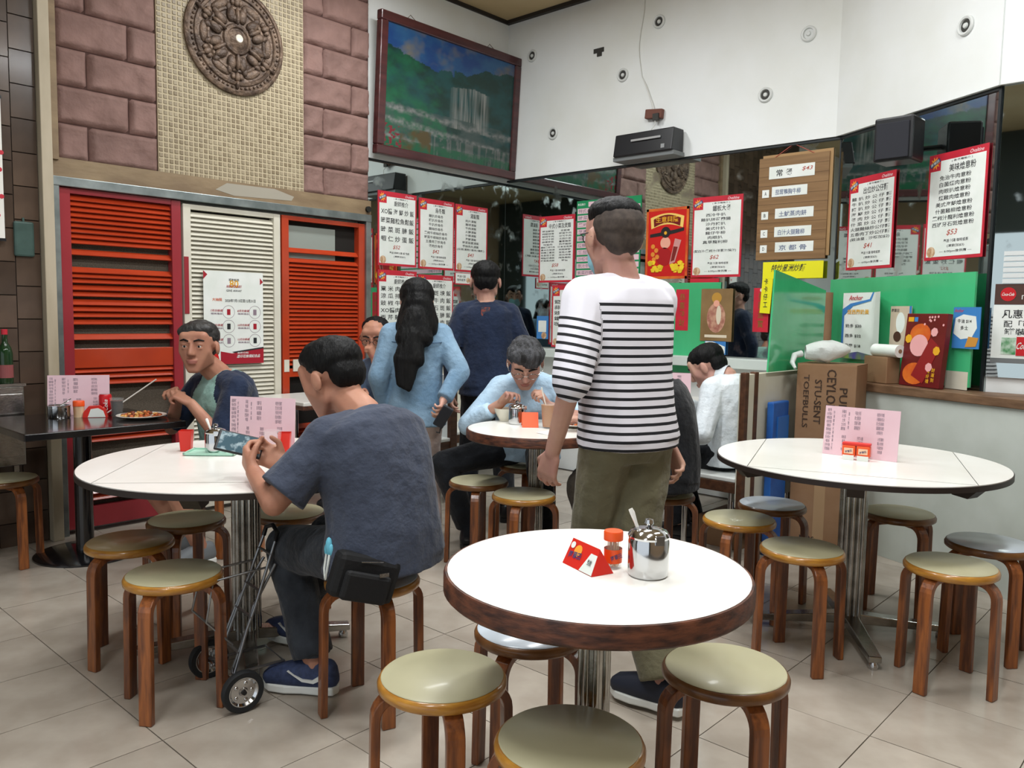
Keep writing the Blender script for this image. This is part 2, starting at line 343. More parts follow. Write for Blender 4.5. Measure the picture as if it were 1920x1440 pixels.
def landscape(u, v):
    N = lambda s, o=0: noise.fractal(V((u*s+o, v*s, o)), .8, 2.1, 4)
    mix = lambda a, b, t: [p+(q-p)*max(0, min(1, t)) for p, q in zip(a, b)]
    blue, dgreen, lgreen, teal = (.02, .10, .36), (.012, .07, .055), (.02, .24, .10), (.02, .13, .13)
    c = mix(blue, (.05, .2, .45), .5+N(5)); cl = N(4, 7)-.18*abs(v-.86)*10+.12
    c = mix(c, (.28, .27, .25), cl*1.8)
    ridge = .80+.13*(abs(u-.62)*1.6)-.16*max(0, .62-u)**.5*(u > .12)+.05*N(7, 3)
    if u < .5: ridge = .82-.1*math.sin(u*3.2)+.04*N(8, 3)
    if v < ridge: c = mix(dgreen, teal, .5+1.2*N(6, 2)); c = mix(c, lgreen, (.42-u)*1.6+.6*N(9, 5)-abs(v-.45)*.8)
    if .47 < u < .80 and .28 < v < .66-.05*abs(u-.66)*4:
        st = N(1, 1)+.9*noise.noise(V((u*75, v*2.2, 4)))+.5*noise.noise(V((u*160, v*5, 1)))
        c = mix(c, (.62, .62, .58), (st+.9)*.9*min(1, (u-.47)*18)*min(1, (.8-u)*18))
    if v < .36: c = mix(c, (.10, .16, .15), .5+1.5*N(7, 8))
    if v < .32 and u < .46: c = mix(c, (.02, .22, .10), .6+N(10, 2))
    for yy, sl in ((.33, -.05), (.22, -.09), (.10, -.03)):
        d = abs(v-(yy+sl*(u-.2)+.02*N(9, yy*9)))
        if d < .035: c = mix(c, (.42, .43, .41), (1-d/.035)*(.75+N(30, 6))*.9)
    if v < .17 and u > .35: c = mix(c, (.25, .27, .25) if noise.noise(V((u*60, v*4, 2))) > 0 else (.02, .12, .08), .65)
    if v < .09: c = mix(c, (.02, .20, .09), .6+N(12, 4))
    if v < .2 and .12 < u < .34: c = mix(c, (.17, .12, .04), .8+1.5*N(9, 9)-abs(v-.1)*6)
    if v < .2 and u < .13 and noise.noise(V((u*45, v*45, 5))) > .1: c = [.38, .03, .05]
    return (*[max(0, q)*.42 for q in c], 1)
nx, nz = 180, 120; cw, chh = 2*(W2-.06), H2-.12; vs = []; cols = []
for k in range(nz+1):
    for i in range(nx+1):
        vs.append((-cw/2+cw*i/nx, 0, .06+chh*k/nz)); cols += landscape(i/nx, k/nz)
ca = MB().add(vs, [(k*(nx+1)+i, k*(nx+1)+i+1, (k+1)*(nx+1)+i+1, (k+1)*(nx+1)+i) for k in range(nz) for i in range(nx)]).build('canvas', paint_mat(), pc, loc=(0, -.012, 0))
at = ca.data.color_attributes.new('paint', 'FLOAT_COLOR', 'POINT'); at.data.foreach_set('color', cols)
MB().bx((-W2+.05, -.026, .05), (W2-.05, -.02, .062)).bx((-W2+.05, -.026, H2-.062), (W2-.05, -.02, H2-.05)).bx((-W2+.05, -.026, .05), (-W2+.062, -.02, H2-.05)).bx((W2-.062, -.026, .05), (W2-.05, -.02, H2-.05)).build('inner_fillet', M('fillet_red', '#6d2f30', .35), pc)
for s in (-.45, .42): MB().tube([(s-.05, .01, H2), (s, .03, H2+.045), (s+.05, .01, H2)], .003, 6).build('hanging_wire', m_steel, pc)

# ----------------------------------------------------------------- fluorescent ceiling fittings
def lamp(x, y, rz, n):
    t = empty('ceiling_lamp', n, 'lamp', (x, y, 3.9), rz, 'fluorescent ceiling fittings')
    MB().bx((-.62, -.15, -.07), (.62, .15, 0)).build('housing', M('lamp_housing', '#e8e8e4', .5), t, bevel=.005)
    MB().bx((-.6, -.135, -.08), (.6, .135, -.07)).build('diffuser', M('lamp_diffuser', '#ffffff', .5, emit=7), t)
    ld = bpy.data.lights.new('tube_light', 'AREA'); ld.shape = 'RECTANGLE'; ld.size = 1.2; ld.size_y = .27; ld.energy = LAMP_POWER; ld.color = (.96, .985, 1)
    lo = bpy.data.objects.new('tube_light', ld); COL.objects.link(lo); lo.parent = t; lo.location = (0, 0, -.09)
for x, y, rz in ((1.0, .5, 0), (3.2, .5, 0), (1.0, 2.3, 0), (3.2, 2.3, 0), (3.3, 3.9, 0), (-1.2, .5, 0)):
    lamp(x, y, rz, 'white fluorescent ceiling fitting with glowing diffuser above the tables')

# ----------------------------------------------------------------- fittings on the white wall
m_ring = M('socket_ring', '#cfd2cf', .4); m_sock = M('socket_dark', '#34332f', .6)
def socket(loc, rz, pale=False):
    o = empty('wall_socket', 'round pale spotlight socket with white centre set in the upper white wall' if pale else 'small round spotlight socket with dark centre set in the upper white wall', 'light socket', loc, group=None if pale else 'round sockets in the upper white wall')
    o.rotation_euler = (PI/2, 0, rz)
    MB().lathe([(.052, 0), (.052, .008), (.046, .014), (.036, .012), (.033, 0)], 24).build('ring', m_ring, o, smooth=40)
    MB().lathe([(0, .004), (.033, .002)], 20).build('cup', m_ring if pale else m_sock, o)
    MB().lathe([(0, .014), (.012, .012), (.016, .004)], 14).build('lamp_holder', m_ring, o, smooth=40)
for y, z in ((4.784, 3.555), (3.828, 3.221), (3.508, 3.557), (4.532, 2.867), (2.626, 2.872)): socket((5.419, y, z), -PI/2)
socket((5.419, 2.338, 3.219), -PI/2, True)
p = diag(1.02, .031, 2.89); socket(p, DANG)
MB().bx((-.05, -.006, -.015), (.05, 0, .02)).bx((-.015, -.007, -.045), (.03, 0, -.012)).build('scrap_label', m_sock, loc=(5.42, 4.07, 3.455), rz=-PI/2)
o = bpy.data.objects['scrap_label']; o.name = 'torn_sticker'; tag(o, 'dark torn sticker remnant on the upper white wall', 'sticker')
sp = empty('wall_speaker', 'wide black speaker box fixed below a wire on the white wall', 'speaker', (5.40, 3.51, 2.52), -PI/2)
MB().add([(-.26, -.17, .03), (.26, -.17, .03), (.26, 0, .03), (-.26, 0, .03), (-.26, -.14, .2), (.26, -.14, .2), (.26, 0, .2), (-.26, 0, .2)], [(0, 1, 2, 3), (4, 7, 6, 5), (0, 4, 5, 1), (1, 5, 6, 2), (2, 6, 7, 3), (3, 7, 4, 0)]).build('cabinet', m_black, sp, bevel=.008)
MB().bx((-.27, -.15, 0), (.27, 0, .03)).build('bracket', M('bracket_grey', '#6f7373', .4), sp)
MB().bx((-.1, -.1655, .13), (.16, -.156, .145)).build('badge', M('silver_badge', '#c3c7c9', .3, .6), sp); MB().bx((.17, -.171, .05), (.2, -.164, .08)).build('logo_mark', M('grey_print', '#8d8f90', .5), sp)
jb = empty('junction_block', 'small brown wooden junction block with a wire above the speaker', 'cable block', (5.415, 3.51, 2.87), -PI/2)
MB().box((0, -.02, 0), (.15, .04, .07), R=Matrix.Rotation(.1, 3, 'Y')).build('block', M('block_brown', '#6b4236', .7), jb, bevel=.006); MB().box((.03, -.045, -.03), (.05, .02, .05)).build('terminal', m_sock, jb)
w = [(5.415, 3.66-.02*math.sin(k*.5), 3.88-.05*k) for k in range(15)]+[(5.405, 3.6, 3.1), (5.40, 3.54, 2.96), (5.385, 3.515, 2.89)]
tag(MB().tube(w, .004, 6).tube([(5.385, 3.5, 2.84), (5.35, 3.47, 2.78), (5.33, 3.5, 2.73)], .003, 6).build('wall_cable', M('wire_white', '#cfcfc9', .5), smooth=60), 'thin white cable running down the white wall to the junction block', 'cable')
s2 = empty('hanging_speaker', 'square black loudspeaker hung in front of the slanted mirror', 'speaker', diag(.77, .2, 2.33), DANG+.5)
MB().box((0, 0, 0), (.21, .18, .24)).build('cabinet', m_black, s2, bevel=.012); MB().box((0, -.094, -.01), (.175, .012, .195)).build('grille', M('speaker_cloth', '#25262c', .9), s2, bevel=.004)
MB().tube([(0, .08, 0), (-.03, .14, 0), (-.06, .2, 0)], .015, 8).build('bracket_arm', m_black, s2)

# ================================================================= FURNITURE
m_seat = M('seat_laminate', '#bab594', .4, col2='#aca684', scale=3, coat=.12, rand=.1)
m_seatw = M('seat_laminate_white', '#c3cdd6', .3, coat=.3)
m_seatb = M('seat_laminate_tan', '#a8926b', .3, coat=.3)
m_edge2 = M('table_edge_wood', '#6b3f2b', .5, col2='#38211a', scale=20, stretch=(1, 1, 4), bump=.15, bscale=40)
SR = .158
rim_me = MB().lathe([(0, .418), (SR-.008, .418), (SR, .424), (SR+.001, .436), (SR-.004, .446), (SR-.012, .449), (0, .449)], 48).mesh('seat', m_rim)
def top_mesh(m): return MB().lathe([(0, .4515), (SR-.011, .4515), (SR-.008, .4485), (0, .4485)], 48).mesh('seat_top', m)
TOPS = {k: top_mesh(m) for k, m in (('c', m_seat), ('w', m_seatw), ('b', m_seatb))}
lp = [(.05, 0, .410)]+[(.108+.056*math.sin(a), 0, .354+.056*math.cos(a)) for a in np.linspace(0, PI/2, 7)]+[(.166, 0, .2), (.169, 0, 0)]
leg_me = MB().sweep(lp, (0, 1, 0), .044, .023).mesh('leg', m_wood)
RIMS = {'n': rim_me, 'd': MB().lathe([(0, .418), (SR-.008, .418), (SR, .424), (SR+.001, .436), (SR-.004, .446), (SR-.012, .449), (0, .449)], 48).mesh('seat', M('dark_rim_wood', '#7d5226', .4, col2='#5e3a1c', scale=14, coat=.3))}
for me in list(TOPS.values())+list(RIMS.values()):
    me.polygons.foreach_set('use_smooth', [True]*len(me.polygons)); me.set_sharp_from_angle(angle=math.radians(50))
def stool(x, y, ang, label, top='c', rim='n', group=None):
    t = empty('stool', label, 'stool', (x, y, 0), math.radians(ang), group)
    link('seat', RIMS[rim], t); link('seat_top', TOPS[top], t)
    for i in range(4):
        o = link('leg', leg_me, t, bevel=.003); o.rotation_euler = (0, 0, i*PI/2)
    return t
GN = 'bentwood stools at the small white table'
stool(1.313, 1.416, 58, 'cream-topped stool with honey rim between the small white table and the grey-shirted man', 'c', 'n', GN)
stool(1.844, .937, 58, 'wooden stool with pale top and dark worn rim beside the small white table', 'c', 'd', GN)
stool(1.292, 1.001, 28, 'cream-topped wooden stool with honey rim on the free side of the small white table', 'c', 'n', GN)
stool(1.69, 1.46, 12, 'white-topped wooden stool tucked right under the small white table', 'w', 'd', GN)
GL = 'bentwood stools at the drop-leaf table with the green tray'
stool(1.206, 2.629, 34, 'cream-topped wooden stool standing beside the wheels of the luggage trolley', 'c', 'n', GL)
stool(1.263, 3.117, 18, 'tan-topped wooden stool at the round table, next to the black table base', 'b', 'n', GL)
stool(1.563, 3.28, 48, 'grey-green topped stool under the far side of the round drop-leaf table', 'c', 'd', GL)
stool(1.94, 3.095, 58, 'cream-topped stool tucked behind the knee of the grey-shirted man', 'c', 'd', GL)
stool(1.651, 2.129, 70, 'wooden stool with white top carrying the man in the grey T-shirt', 'w', 'n', GL)
GR = 'bentwood stools at the large empty round table'
stool(3.049, 1.247, 48, 'honey-rimmed cream stool between the large empty round table and the small white table', 'c', 'n', GR)
stool(3.237, .769, 78, 'honey-rimmed cream stool on the open floor side of the large empty round table', 'c', 'n', GR)
stool(3.303, 1.64, 8, 'honey-rimmed cream stool between the large empty round table and the black-jacketed man', 'c', 'n', GR)
stool(3.672, .741, 48, 'dark-rimmed stool with whitish top at the large empty round table, near the pale dado', 'w', 'd', GR)
stool(3.676, 1.66, 0, 'dark-rimmed stool with bluish white top near the cardboard cartons', 'w', 'd', GR)
stool(3.947, 1.169, 56, 'dark-rimmed cream stool between the large empty round table and the pale dado wall', 'c', 'd', GR)
GM = 'bentwood stools at the table of the man in pale blue'
stool(3.031, 3.0, 38, 'stool with pale green top and brown rim before the blue-shirted diner', 'c', 'd', GM)
stool(2.965, 2.62, 26, 'wooden stool with cream top and honey rim below the milk tea table', 'c', 'n', GM)
stool(3.49, 2.15, 20, 'wooden stool carrying the man in the black jacket', 'c', 'd', GM)
stool(3.56, 3.13, 40, 'wooden stool under the man in the pale blue shirt', 'c', 'd', GM)
stool(2.22, 4.12, 40, 'wooden stool carrying the man in the raglan shirt', 'c', 'd')
stool(1.28, 4.70, 10, 'cream-topped stool between the black table and the brown tiled wall', 'c', 'd')

def column(t, r, h, n=10):
    mb = MB(); mb.cyl((0, 0, .05), (0, 0, h), r*.86, n=20)
    for i in range(n):
        a = 2*PI*i/n; mb.cyl((r*.86*math.cos(a), r*.86*math.sin(a), .05), (r*.86*math.cos(a), r*.86*math.sin(a), h), r*.22, n=8)
    mb.build('column', m_steel, t, smooth=50)
def feet(t, L, rz=0, n=4):
    for i in range(n):
        a = rz+i*2*PI/n; d = V((math.cos(a), math.sin(a), 0)); s = V((-d.y, d.x, 0))
        vs = []
        for q, w, z0, z1 in ((.0, .03, .045, .09), (L, .024, .03, .055)): vs += [d*q+s*w+V((0, 0, z0)), d*q-s*w+V((0, 0, z0)), d*q-s*w+V((0, 0, z1)), d*q+s*w+V((0, 0, z1))]
        MB().add(vs, [(0, 1, 2, 3), (7, 6, 5, 4), (0, 4, 5, 1), (1, 5, 6, 2), (2, 6, 7, 3), (3, 7, 4, 0)]).build('foot', m_steel, t, bevel=.004)
        MB().lathe([(0, 0), (.018, 0), (.02, .012), (.012, .03), (0, .03)], 14, c=tuple(d*(L-.025))).build('glide', m_chrome, t, smooth=40)
# small round table with sugar pot
t = empty('round_table', 'small round white table with thick worn brown edge holding the sugar pot', 'table', (1.492, 1.089, 0))
R = .354
MB().lathe([(0, .7465), (R-.012, .7465), (R-.009, .75), (0, .75)], 72).build('table_top', m_white, t, smooth=40)
MB().lathe([(0, .70), (R-.006, .70), (R, .706), (R, .742), (R-.004, .749), (R-.011, .749), (R-.012, .744), (0, .744)], 72).build('edge_band', m_edge2, t, smooth=40)
column(t, .036, .70, 8); feet(t, .30, .3)
# middle table
t = empty('round_table', 'round white table with brown edge shared by the man in pale blue', 'table', (3.14, 2.695, 0))
R = .362
MB().lathe([(0, .7465), (R-.012, .7465), (R-.009, .75), (0, .75)], 72).build('table_top', m_white, t, smooth=40)
MB().lathe([(0, .70), (R-.006, .70), (R, .706), (R, .742), (R-.004, .749), (R-.011, .749), (R-.012, .744), (0, .744)], 72).build('edge_band', m_edge2, t, smooth=40)
column(t, .036, .70, 8); feet(t, .30, .9)
# two large drop-leaf tables
m_bedge = M('black_edge', '#2a211d', .5)
def dropleaf(x, y, R, ang, label, brackets):
    t = empty('round_table', label, 'table', (x, y, 0), ang)
    h = R/math.sqrt(2)-.0015
    MB().bx((-h, -h, .728), (h, h, .75)).build('centre_leaf', [m_white], t)
    MB().lathe([(0, .712), (R*.7, .712), (R*.7, .727), (0, .727)], 40).build('under_frame', m_bedge, t)
    for i in range(4):
        pts = [(h+.003, -h)]+[(R*math.cos(a), R*math.sin(a)) for a in np.linspace(-PI/4, PI/4, 25)]+[(h+.003, h)]
        lf = flat(pts, .730, .7495).build('drop_leaf', m_white, t); lf.rotation_euler = (0, 0, i*PI/2)
        ed = []
        for a in np.linspace(-PI/4, PI/4, 25): ed.append((math.cos(a), math.sin(a)))
        n = len(ed); vs = [(c*R, s*R, z) for z in (.726, .7465) for c, s in ed]+[(c*(R+.004), s*(R+.004), z) for z in (.726, .7465) for c, s in ed]
        e = MB().add(vs, [(q, q+1, 2*n+q+1, 2*n+q) for q in range(n-1)]+[(n+q, 3*n+q, 3*n+q+1, n+q+1) for q in range(n-1)]+[(2*n+q, 2*n+q+1, 3*n+q+1, 3*n+q) for q in range(n-1)]).build('edge_strip', m_bedge, lf, smooth=30)
    for a in brackets:
        b = MB().add([(R-.15, -.03, .725), (R-.02, -.03, .725), (R-.06, -.03, .685), (R-.12, -.03, .69), (R-.15, .03, .725), (R-.02, .03, .725), (R-.06, .03, .685), (R-.12, .03, .69)], [(0, 1, 2, 3), (7, 6, 5, 4), (0, 4, 5, 1), (1, 5, 6, 2), (2, 6, 7, 3), (3, 7, 4, 0)]).build('leaf_bracket', m_bedge, t)
        b.rotation_euler = (0, 0, a-ang)
    column(t, .052, .72, 12); feet(t, .40, .25)
    return t
dropleaf(1.6, 2.857, .583, math.radians(-41), 'large round white drop-leaf table with thin dark edge beside the seated man in grey', (-2.4, -.9, .8))
dropleaf(3.483, 1.211, .566, math.radians(20), 'large round white drop-leaf table with a pink menu standing on it, no diners', (-1.9, 2.5, -2.8))
# black square table at the tiled wall
t = empty('black_table', 'black square pedestal table with a plate of food by the red shutter', 'table', (1.6, 4.53, 0))
m_blk = M('black_laminate', '#141315', .16, coat=.6)
MB().bx((-.4, -.44, .715), (.36, .30, .75)).build('table_top', m_blk, t, bevel=.005)
MB().cyl((.02, .05, .03), (.02, .05, .715), .045, n=24).build('column', m_blk, t, smooth=40)
MB().lathe([(0, .035), (.05, .04), (.12, .03), (.24, .016), (.262, .008), (.262, 0), (0, 0)], 48, c=(.04, .07, 0)).build('base', m_blk, t, smooth=40)
# booths: benches, partition, tables
m_vinyl = M('white_bench', '#dfe3e0', .35, coat=.2); m_bw = M('booth_wood', '#5a3a26', .5, col2='#432a1b', scale=8, stretch=(.5, 4, 4))
m_cp = M('cream_panel', '#d3d0c0', .45, col2='#c7c2ae', scale=3)
def bench(label, x0, x1, y0, y1, back, zb, end='x'):
    t = empty('booth_bench', label, 'bench', ((x0+x1)/2, (y0+y1)/2, 0)); a, b = (x1-x0)/2, (y1-y0)/2
    MB().bx((-a, -b, .435), (a, b, .46)).build('seat', m_vinyl, t, bevel=.006)
    MB().bx((-a, -b, .375), (a, b, .435)).build('apron', m_bw, t, bevel=.004)
    s = 1 if back in '+y+x' and back[0] == '+' else -1
    if back[1] == 'y':
        q = s*b; MB().bx((-a, q, .3), (a, q+s*.04, zb)).build('backrest', m_cp, t, bevel=.003)
        for u in (-a-.012, -a+.1): MB().bx((u, q-.012, .25), (u+.042, q+s*.05+.005, zb+.01)).build('end_post', m_bw, t, bevel=.003)
    else:
        q = s*a; MB().bx((q, -b, .3), (q+s*.04, b, zb)).build('backrest', m_vinyl, t, bevel=.003)
        MB().bx((q-.01, -b-.01, .25), (q+s*.05, -b+.03, zb+.01)).build('end_post', m_bw, t, bevel=.003)
    for u, w in ((-a+.08, -b+.06), (-a+.08, b-.05), (a-.08, -b+.06), (a-.08, b-.05)): MB().cyl((u, w, 0), (u, w, .38), .016, n=14).build('leg', m_chrome, t, smooth=40)
    return t
bench('white booth bench with brown apron carrying the man in the white shirt', 4.04, 4.95, 2.04, 2.44, '-y', 1.03)
bench('white booth bench below the corner menus, behind the standing man in navy', 3.97, 5.2, 4.3, 4.72, '+y', .93)
bench('narrow white bench under the man with the dark blue collar shirt', 3.5, 3.88, 4.12, 4.95, '+x', .9)
def slab_table(label, x0, x1, y0, y1):
    t = empty('booth_table', label, 'table', ((x0+x1)/2, (y0+y1)/2, 0)); a, b = (x1-x0)/2, (y1-y0)/2
    MB().bx((-a, -b, .725), (a, b, .75)).build('table_top', m_white, t, bevel=.004); MB().bx((-a-.006, -b-.006, .70), (a+.006, b+.006, .7245)).build('edge_band', m_edge2, t)
    MB().cyl((-a+.12, 0, .02), (-a+.12, 0, .70), .025, n=16).cyl((-a+.12, 0, 0), (-a+.12, 0, .02), .1, n=24).build('column', m_chrome, t, smooth=40)
    return t
slab_table('white booth table in front of the man in the white shirt', 4.22, 5.32, 2.52, 3.05)
slab_table('white booth table by the orange shutter', 2.88, 3.3, 4.42, 5.0)
# partition screen and cartons beside the booth
m_green = M('green_plastic', '#35a56b', .16, col2='#48b87e', scale=3, stretch=(1, 1, .5), coat=.7, bump=.12, bscale=6)
g = MB().prism([(4.27, 1.035), (5.02, 1.035), (5.03, 1.51), (4.31, 1.60)], 1.985, 1.995).build('green_screen', m_green); tag(g, 'bright green plastic screen standing on the booth back beside the tea carton', 'screen')
m_card = M('cardboard', '#8f6f52', .75, col2='#856446', scale=5, bump=.05, bscale=50); m_tape = M('box_tape', '#a28564', .35)
def carton(name, label, c, size, rz, cat='carton', mat=None):
    t = empty(name, label, cat, c, rz); w, d, h = size; mat = mat or m_card
    MB().bx((-w/2, -d/2, 0), (w/2, d/2, h)).build('body', mat, t, bevel=.004)
    for s in (-1, 1): MB().bx((-w/2, s*.001, h), (w/2, s*(d/2-.002), h+.003)).build('top_flap', mat, t)
    return t
CR = math.radians(-82)
c1 = carton('cardboard_carton', 'large plain cardboard carton on the floor below the tea carton', (4.65, 1.78, 0), (.33, .28, .5), CR); MB().bx((-.03, -.141, .0), (.03, -.1395, .5)).build('tape', m_tape, c1)
text(c1, 'MEAS', -.06, .085, .08, .03, m_dark, y=-.1415); text(c1, '31X48CM', .02, .045, .2, .035, m_dark, y=-.1415)
c2 = carton('blue_carton', 'flat dark teal carton with white lettering under the tea carton', (4.64, 1.775, .505), (.325, .275, .14), CR, 'carton', M('teal_card', '#1e4a52', .5)); MB().bx((-.1635, -.1385, .12), (.1635, .1385, .141)).build('lid_band', M('pale_lid', '#b9c6cf', .4), c2)
text(c2, '电子称科技', .03, .06, .2, .055, m_white, y=-.1385); MB().lathe([(0, 0), (.03, 0), (.03, .002), (0, .002)], 20).build('emblem', M('blue_emblem', '#3a6fae', .4), c2, loc=(-.125, -.1385, .075), rot=(PI/2, 0, 0))
c3 = carton('tea_carton', 'brown cardboard carton printed with tea lettering, plastic bag on top', (4.65, 1.775, .65), (.32, .28, .43), CR)
m_stencil = M('stencil_ink', '#3b2a1f', .8)
for s, x, w, h in (('TOEFBULLS', -.105, .3, .03), ('STU-SENT', -.04, .25, .038), ('CEYLON TEA', .03, .37, .05), ('PURE', .095, .17, .042)): text(c3, s, x, .22, w, h, m_stencil, y=-.142, rot=-PI/2)
bb = MB().bx((-.1, -.02, 0), (.1, .02, .62)).build('blue_board', M('blue_plastic', '#1d4f9a', .35, col2='#2a66b5', scale=8), loc=(4.375, 1.965, .26), bevel=.006); tag(bb, 'blue plastic crate panel between booth back and cartons', 'crate')
MB().bx((-.05, -.027, .38), (.09, -.02, .56)).build('raised_panel', M('blue_plastic_light', '#2f6db8', .35), bb)
bb.location.z = .0; bb.scale = (1, 1, 1.4)
carton('cardboard_carton', 'small flat cardboard carton pushed under the booth bench', (4.42, 2.24, 0), (.34, .26, .17), 0)
# ----------------------------------------------------------------- steel box, bottle and board at the tiled wall
t = empty('steel_cabinet', 'small stainless steel cabinet by the brown tiled wall', 'cabinet', (1.22, 4.95, 0)); 
MB().bx((-.24, -.05, .47), (.225, .065, .9)).build('body', m_steel, t, bevel=.004); MB().bx((-.23, -.054, .52), (.215, -.05, .86)).build('door', m_steel, t, bevel=.003); MB().bx((-.25, -.055, .9), (.235, .065, .915)).build('top', m_steel, t)
for x in (-.22, .2): MB().bx((x-.012, .03, .40), (x+.012, .066, .47)).build('wall_bracket', m_steel, t)
t = empty('glass_bottle', 'dark green glass bottle with red cap on the steel cabinet', 'bottle', (1.375, 4.95, .9155))
MB().lathe([(0, 0), (.034, 0), (.036, .01), (.036, .16), (.03, .19), (.014, .22), (.013, .27), (0, .27)], 24).build('body', M('bottle_glass', '#1c3a20', .08, col2='#24321f', scale=4), t, smooth=40)
MB().lathe([(.0365, .03), (.0365, .10)], 24).build('label_band', M('bottle_label', '#8a4a4a', .5), t); MB().lathe([(0, .29), (.015, .29), (.015, .262), (0, .262)], 16).build('cap', m_red, t, smooth=40)
t = MB().bx((-.09, -.012, 0), (.09, 0, .73)).build('white_notice', m_white, loc=(1.312, 4.985, 1.69)); tag(t, 'white notice board with red dots on the brown tiled wall', 'notice')
MB().bx((-.095, -.014, -.015), (.095, .0, 0)).bx((-.095, -.014, .73), (.095, 0, .745)).build('rail', m_black, t)
for x, z in ((.075, .36), (.08, .22), (.06, .12), (.085, .45)): MB().lathe([(0, 0), (.012, 0), (.012, .002), (0, .002)], 14).build('red_dot', m_red, t, loc=(x, -.012, z), rot=(PI/2, 0, 0))
t = empty('teal_bag', 'small teal plastic bag hanging on the brown tiled wall', 'bag', (1.50, 5.0, 1.6)); MB().bx((-.05, -.012, 0), (.05, .012, .19)).build('pouch', M('teal_film', '#3a4f4a', .3, col2='#4a625c', scale=9), t, bevel=.011); MB().tube([(0, 0, .18), (0, .004, .21)], .006, 6).build('knot', M('teal_film'), t)
# ----------------------------------------------------------------- folding luggage trolley
t = empty('luggage_trolley', 'folding chrome luggage trolley with two small black wheels leaning at the table', 'trolley', (0, 0, 0))
w1, w2 = V((1.325, 2.40, .07)), V((1.37, 2.72, .07)); ax = (w2-w1).normalized(); side = V((-ax.y, ax.x, 0))*-1
for w in (w1, w2):
    wh = empty('wheel', None, None, w); wh.parent = t; wh.rotation_euler = (PI/2, 0, math.atan2(ax.y, ax.x)-PI/2)
    MB().lathe([(.05, -.013), (.066, -.014), (.07, -.008), (.07, .008), (.066, .014), (.05, .013)], 36, close=True).build('tyre', M('rubber', '#1c1e20', .7), wh, smooth=45)
    MB().lathe([(0, .012), (.012, .014), (.016, .006), (.04, .004), (.047, .012), (.051, .012), (.051, -.012), (.047, -.012), (.04, -.004), (.016, -.006), (.012, -.014), (0, -.012)], 30).build('hub', m_chrome, wh, smooth=35)
    for i in range(5):
        a = 2*PI*i/5; MB().ball((.029*math.cos(a), .029*math.sin(a), 0), (.009, .009, .009), 8, 5).build('spoke', m_chrome, wh, smooth=60)
    MB().lathe([(0, -.018), (.008, -.018), (.008, .018), (0, .018)], 10).build('hub_cap', m_black, wh, smooth=40)
MB().tube([w1, w2], .006, 8).build('axle', m_chrome, t)
top = V((1.50, 2.52, .53)); b0 = (w1+w2)/2+V((0, 0, .03)); m_wire = M('trolley_wire', '#8d9093', .3, .9)
for s in (-1, 1):
    p0 = b0+ax*.075*s; p1 = top+ax*.05*s
    for k in (-1, 1): MB().tube([p0+ax*.012*k*s, p0.lerp(p1, .5)+ax*.006*k, p1-V((0, 0, .08*(k+1)/2))], .0055, 8).build('rail', m_wire, t, smooth=60)
    MB().tube([w1 if s < 0 else w2, p0, p0+V((0, 0, .02))], .006, 8).build('fork', m_wire, t, smooth=60)
    MB().tube([p0+V((0, 0, .1)), b0+V((-.09, .0, .2))+ax*.07*s, b0+V((-.06, 0, .33))+ax*.06*s, p0.lerp(p1, .8)], .004, 8).build('side_stay', m_wire, t, smooth=60)
MB().tube([top-ax*.05, top-ax*.048+V((.01, 0, .03)), top+V((.015, 0, .045)), top+ax*.048+V((.01, 0, .03)), top+ax*.05], .008, 8).build('handle', m_black, t, smooth=60)
for q in (.15, .42, .62, .9):
    c = b0.lerp(top, q); MB().tube([c-ax*(.085-.03*q), c+ax*(.085-.03*q)], .005, 8).build('cross_wire', m_wire, t)
MB().tube([b0-ax*.08, b0-ax*.08+side*.18, b0+ax*.08+side*.18, b0+ax*.08], .005, 8).build('toe_loop', m_wire, t, smooth=30)

# ================================================================= POSTERS AND NOTICES
m_ink = M('poster_ink', '#26282a', .5); m_pale = M('pale_print', '#e9c9cd', .5); m_gold = M('gold_print', '#e0a528', .4); m_pencil = M('red_pencil', '#b0564a', .6)
m_sun = M('logo_orange', '#f0a03a', .4); m_bluep = M('logo_blue', '#31406e', .4); m_pink = M('pink_paper', '#e3c3cb', .55, col2='#dcb9c3', scale=4); m_greenp = M('green_print', '#1f8a57', .4)
m_gray = M('grey_ink', '#8b7a86', .6); m_food = M('food_print', '#a8774e', .5, col2='#d9c0a0', scale=30)
m_film = M('clear_sleeve', '#ffffff', .15, alpha=.16)
def on_left(x, z): return (x, 5.098, z), 0
def on_right(y, z, off=0): return (5.446-off, y, z), -PI/2
def on_diag(s, z, off=.004): return diag(s, off, z), DANG
def sheet(name, label, cat, place, w, h, mat, d=.003, group=None, film=0):
    loc, rz = place; o = MB().bx((-w/2, -d, -h/2), (w/2, 0, h/2)).build(name, mat, loc=loc, rz=rz); tag(o, label, cat, group); o['_d'] = d
    return o
def rect(par, name, x0, x1, z0, z1, mat, y=-.0035, t=.0006): return MB().bx((x0, y-t, z0), (x1, y, z1)).build(name, mat, par)
def disc(par, name, x, z, r, mat, y=-.0035, n=20, rx=None):
    rx = rx or r; return MB().prism([(x+rx*math.cos(2*PI*i/n), z+r*math.sin(2*PI*i/n)) for i in range(n)], y-.0006, y).build(name, mat, par)
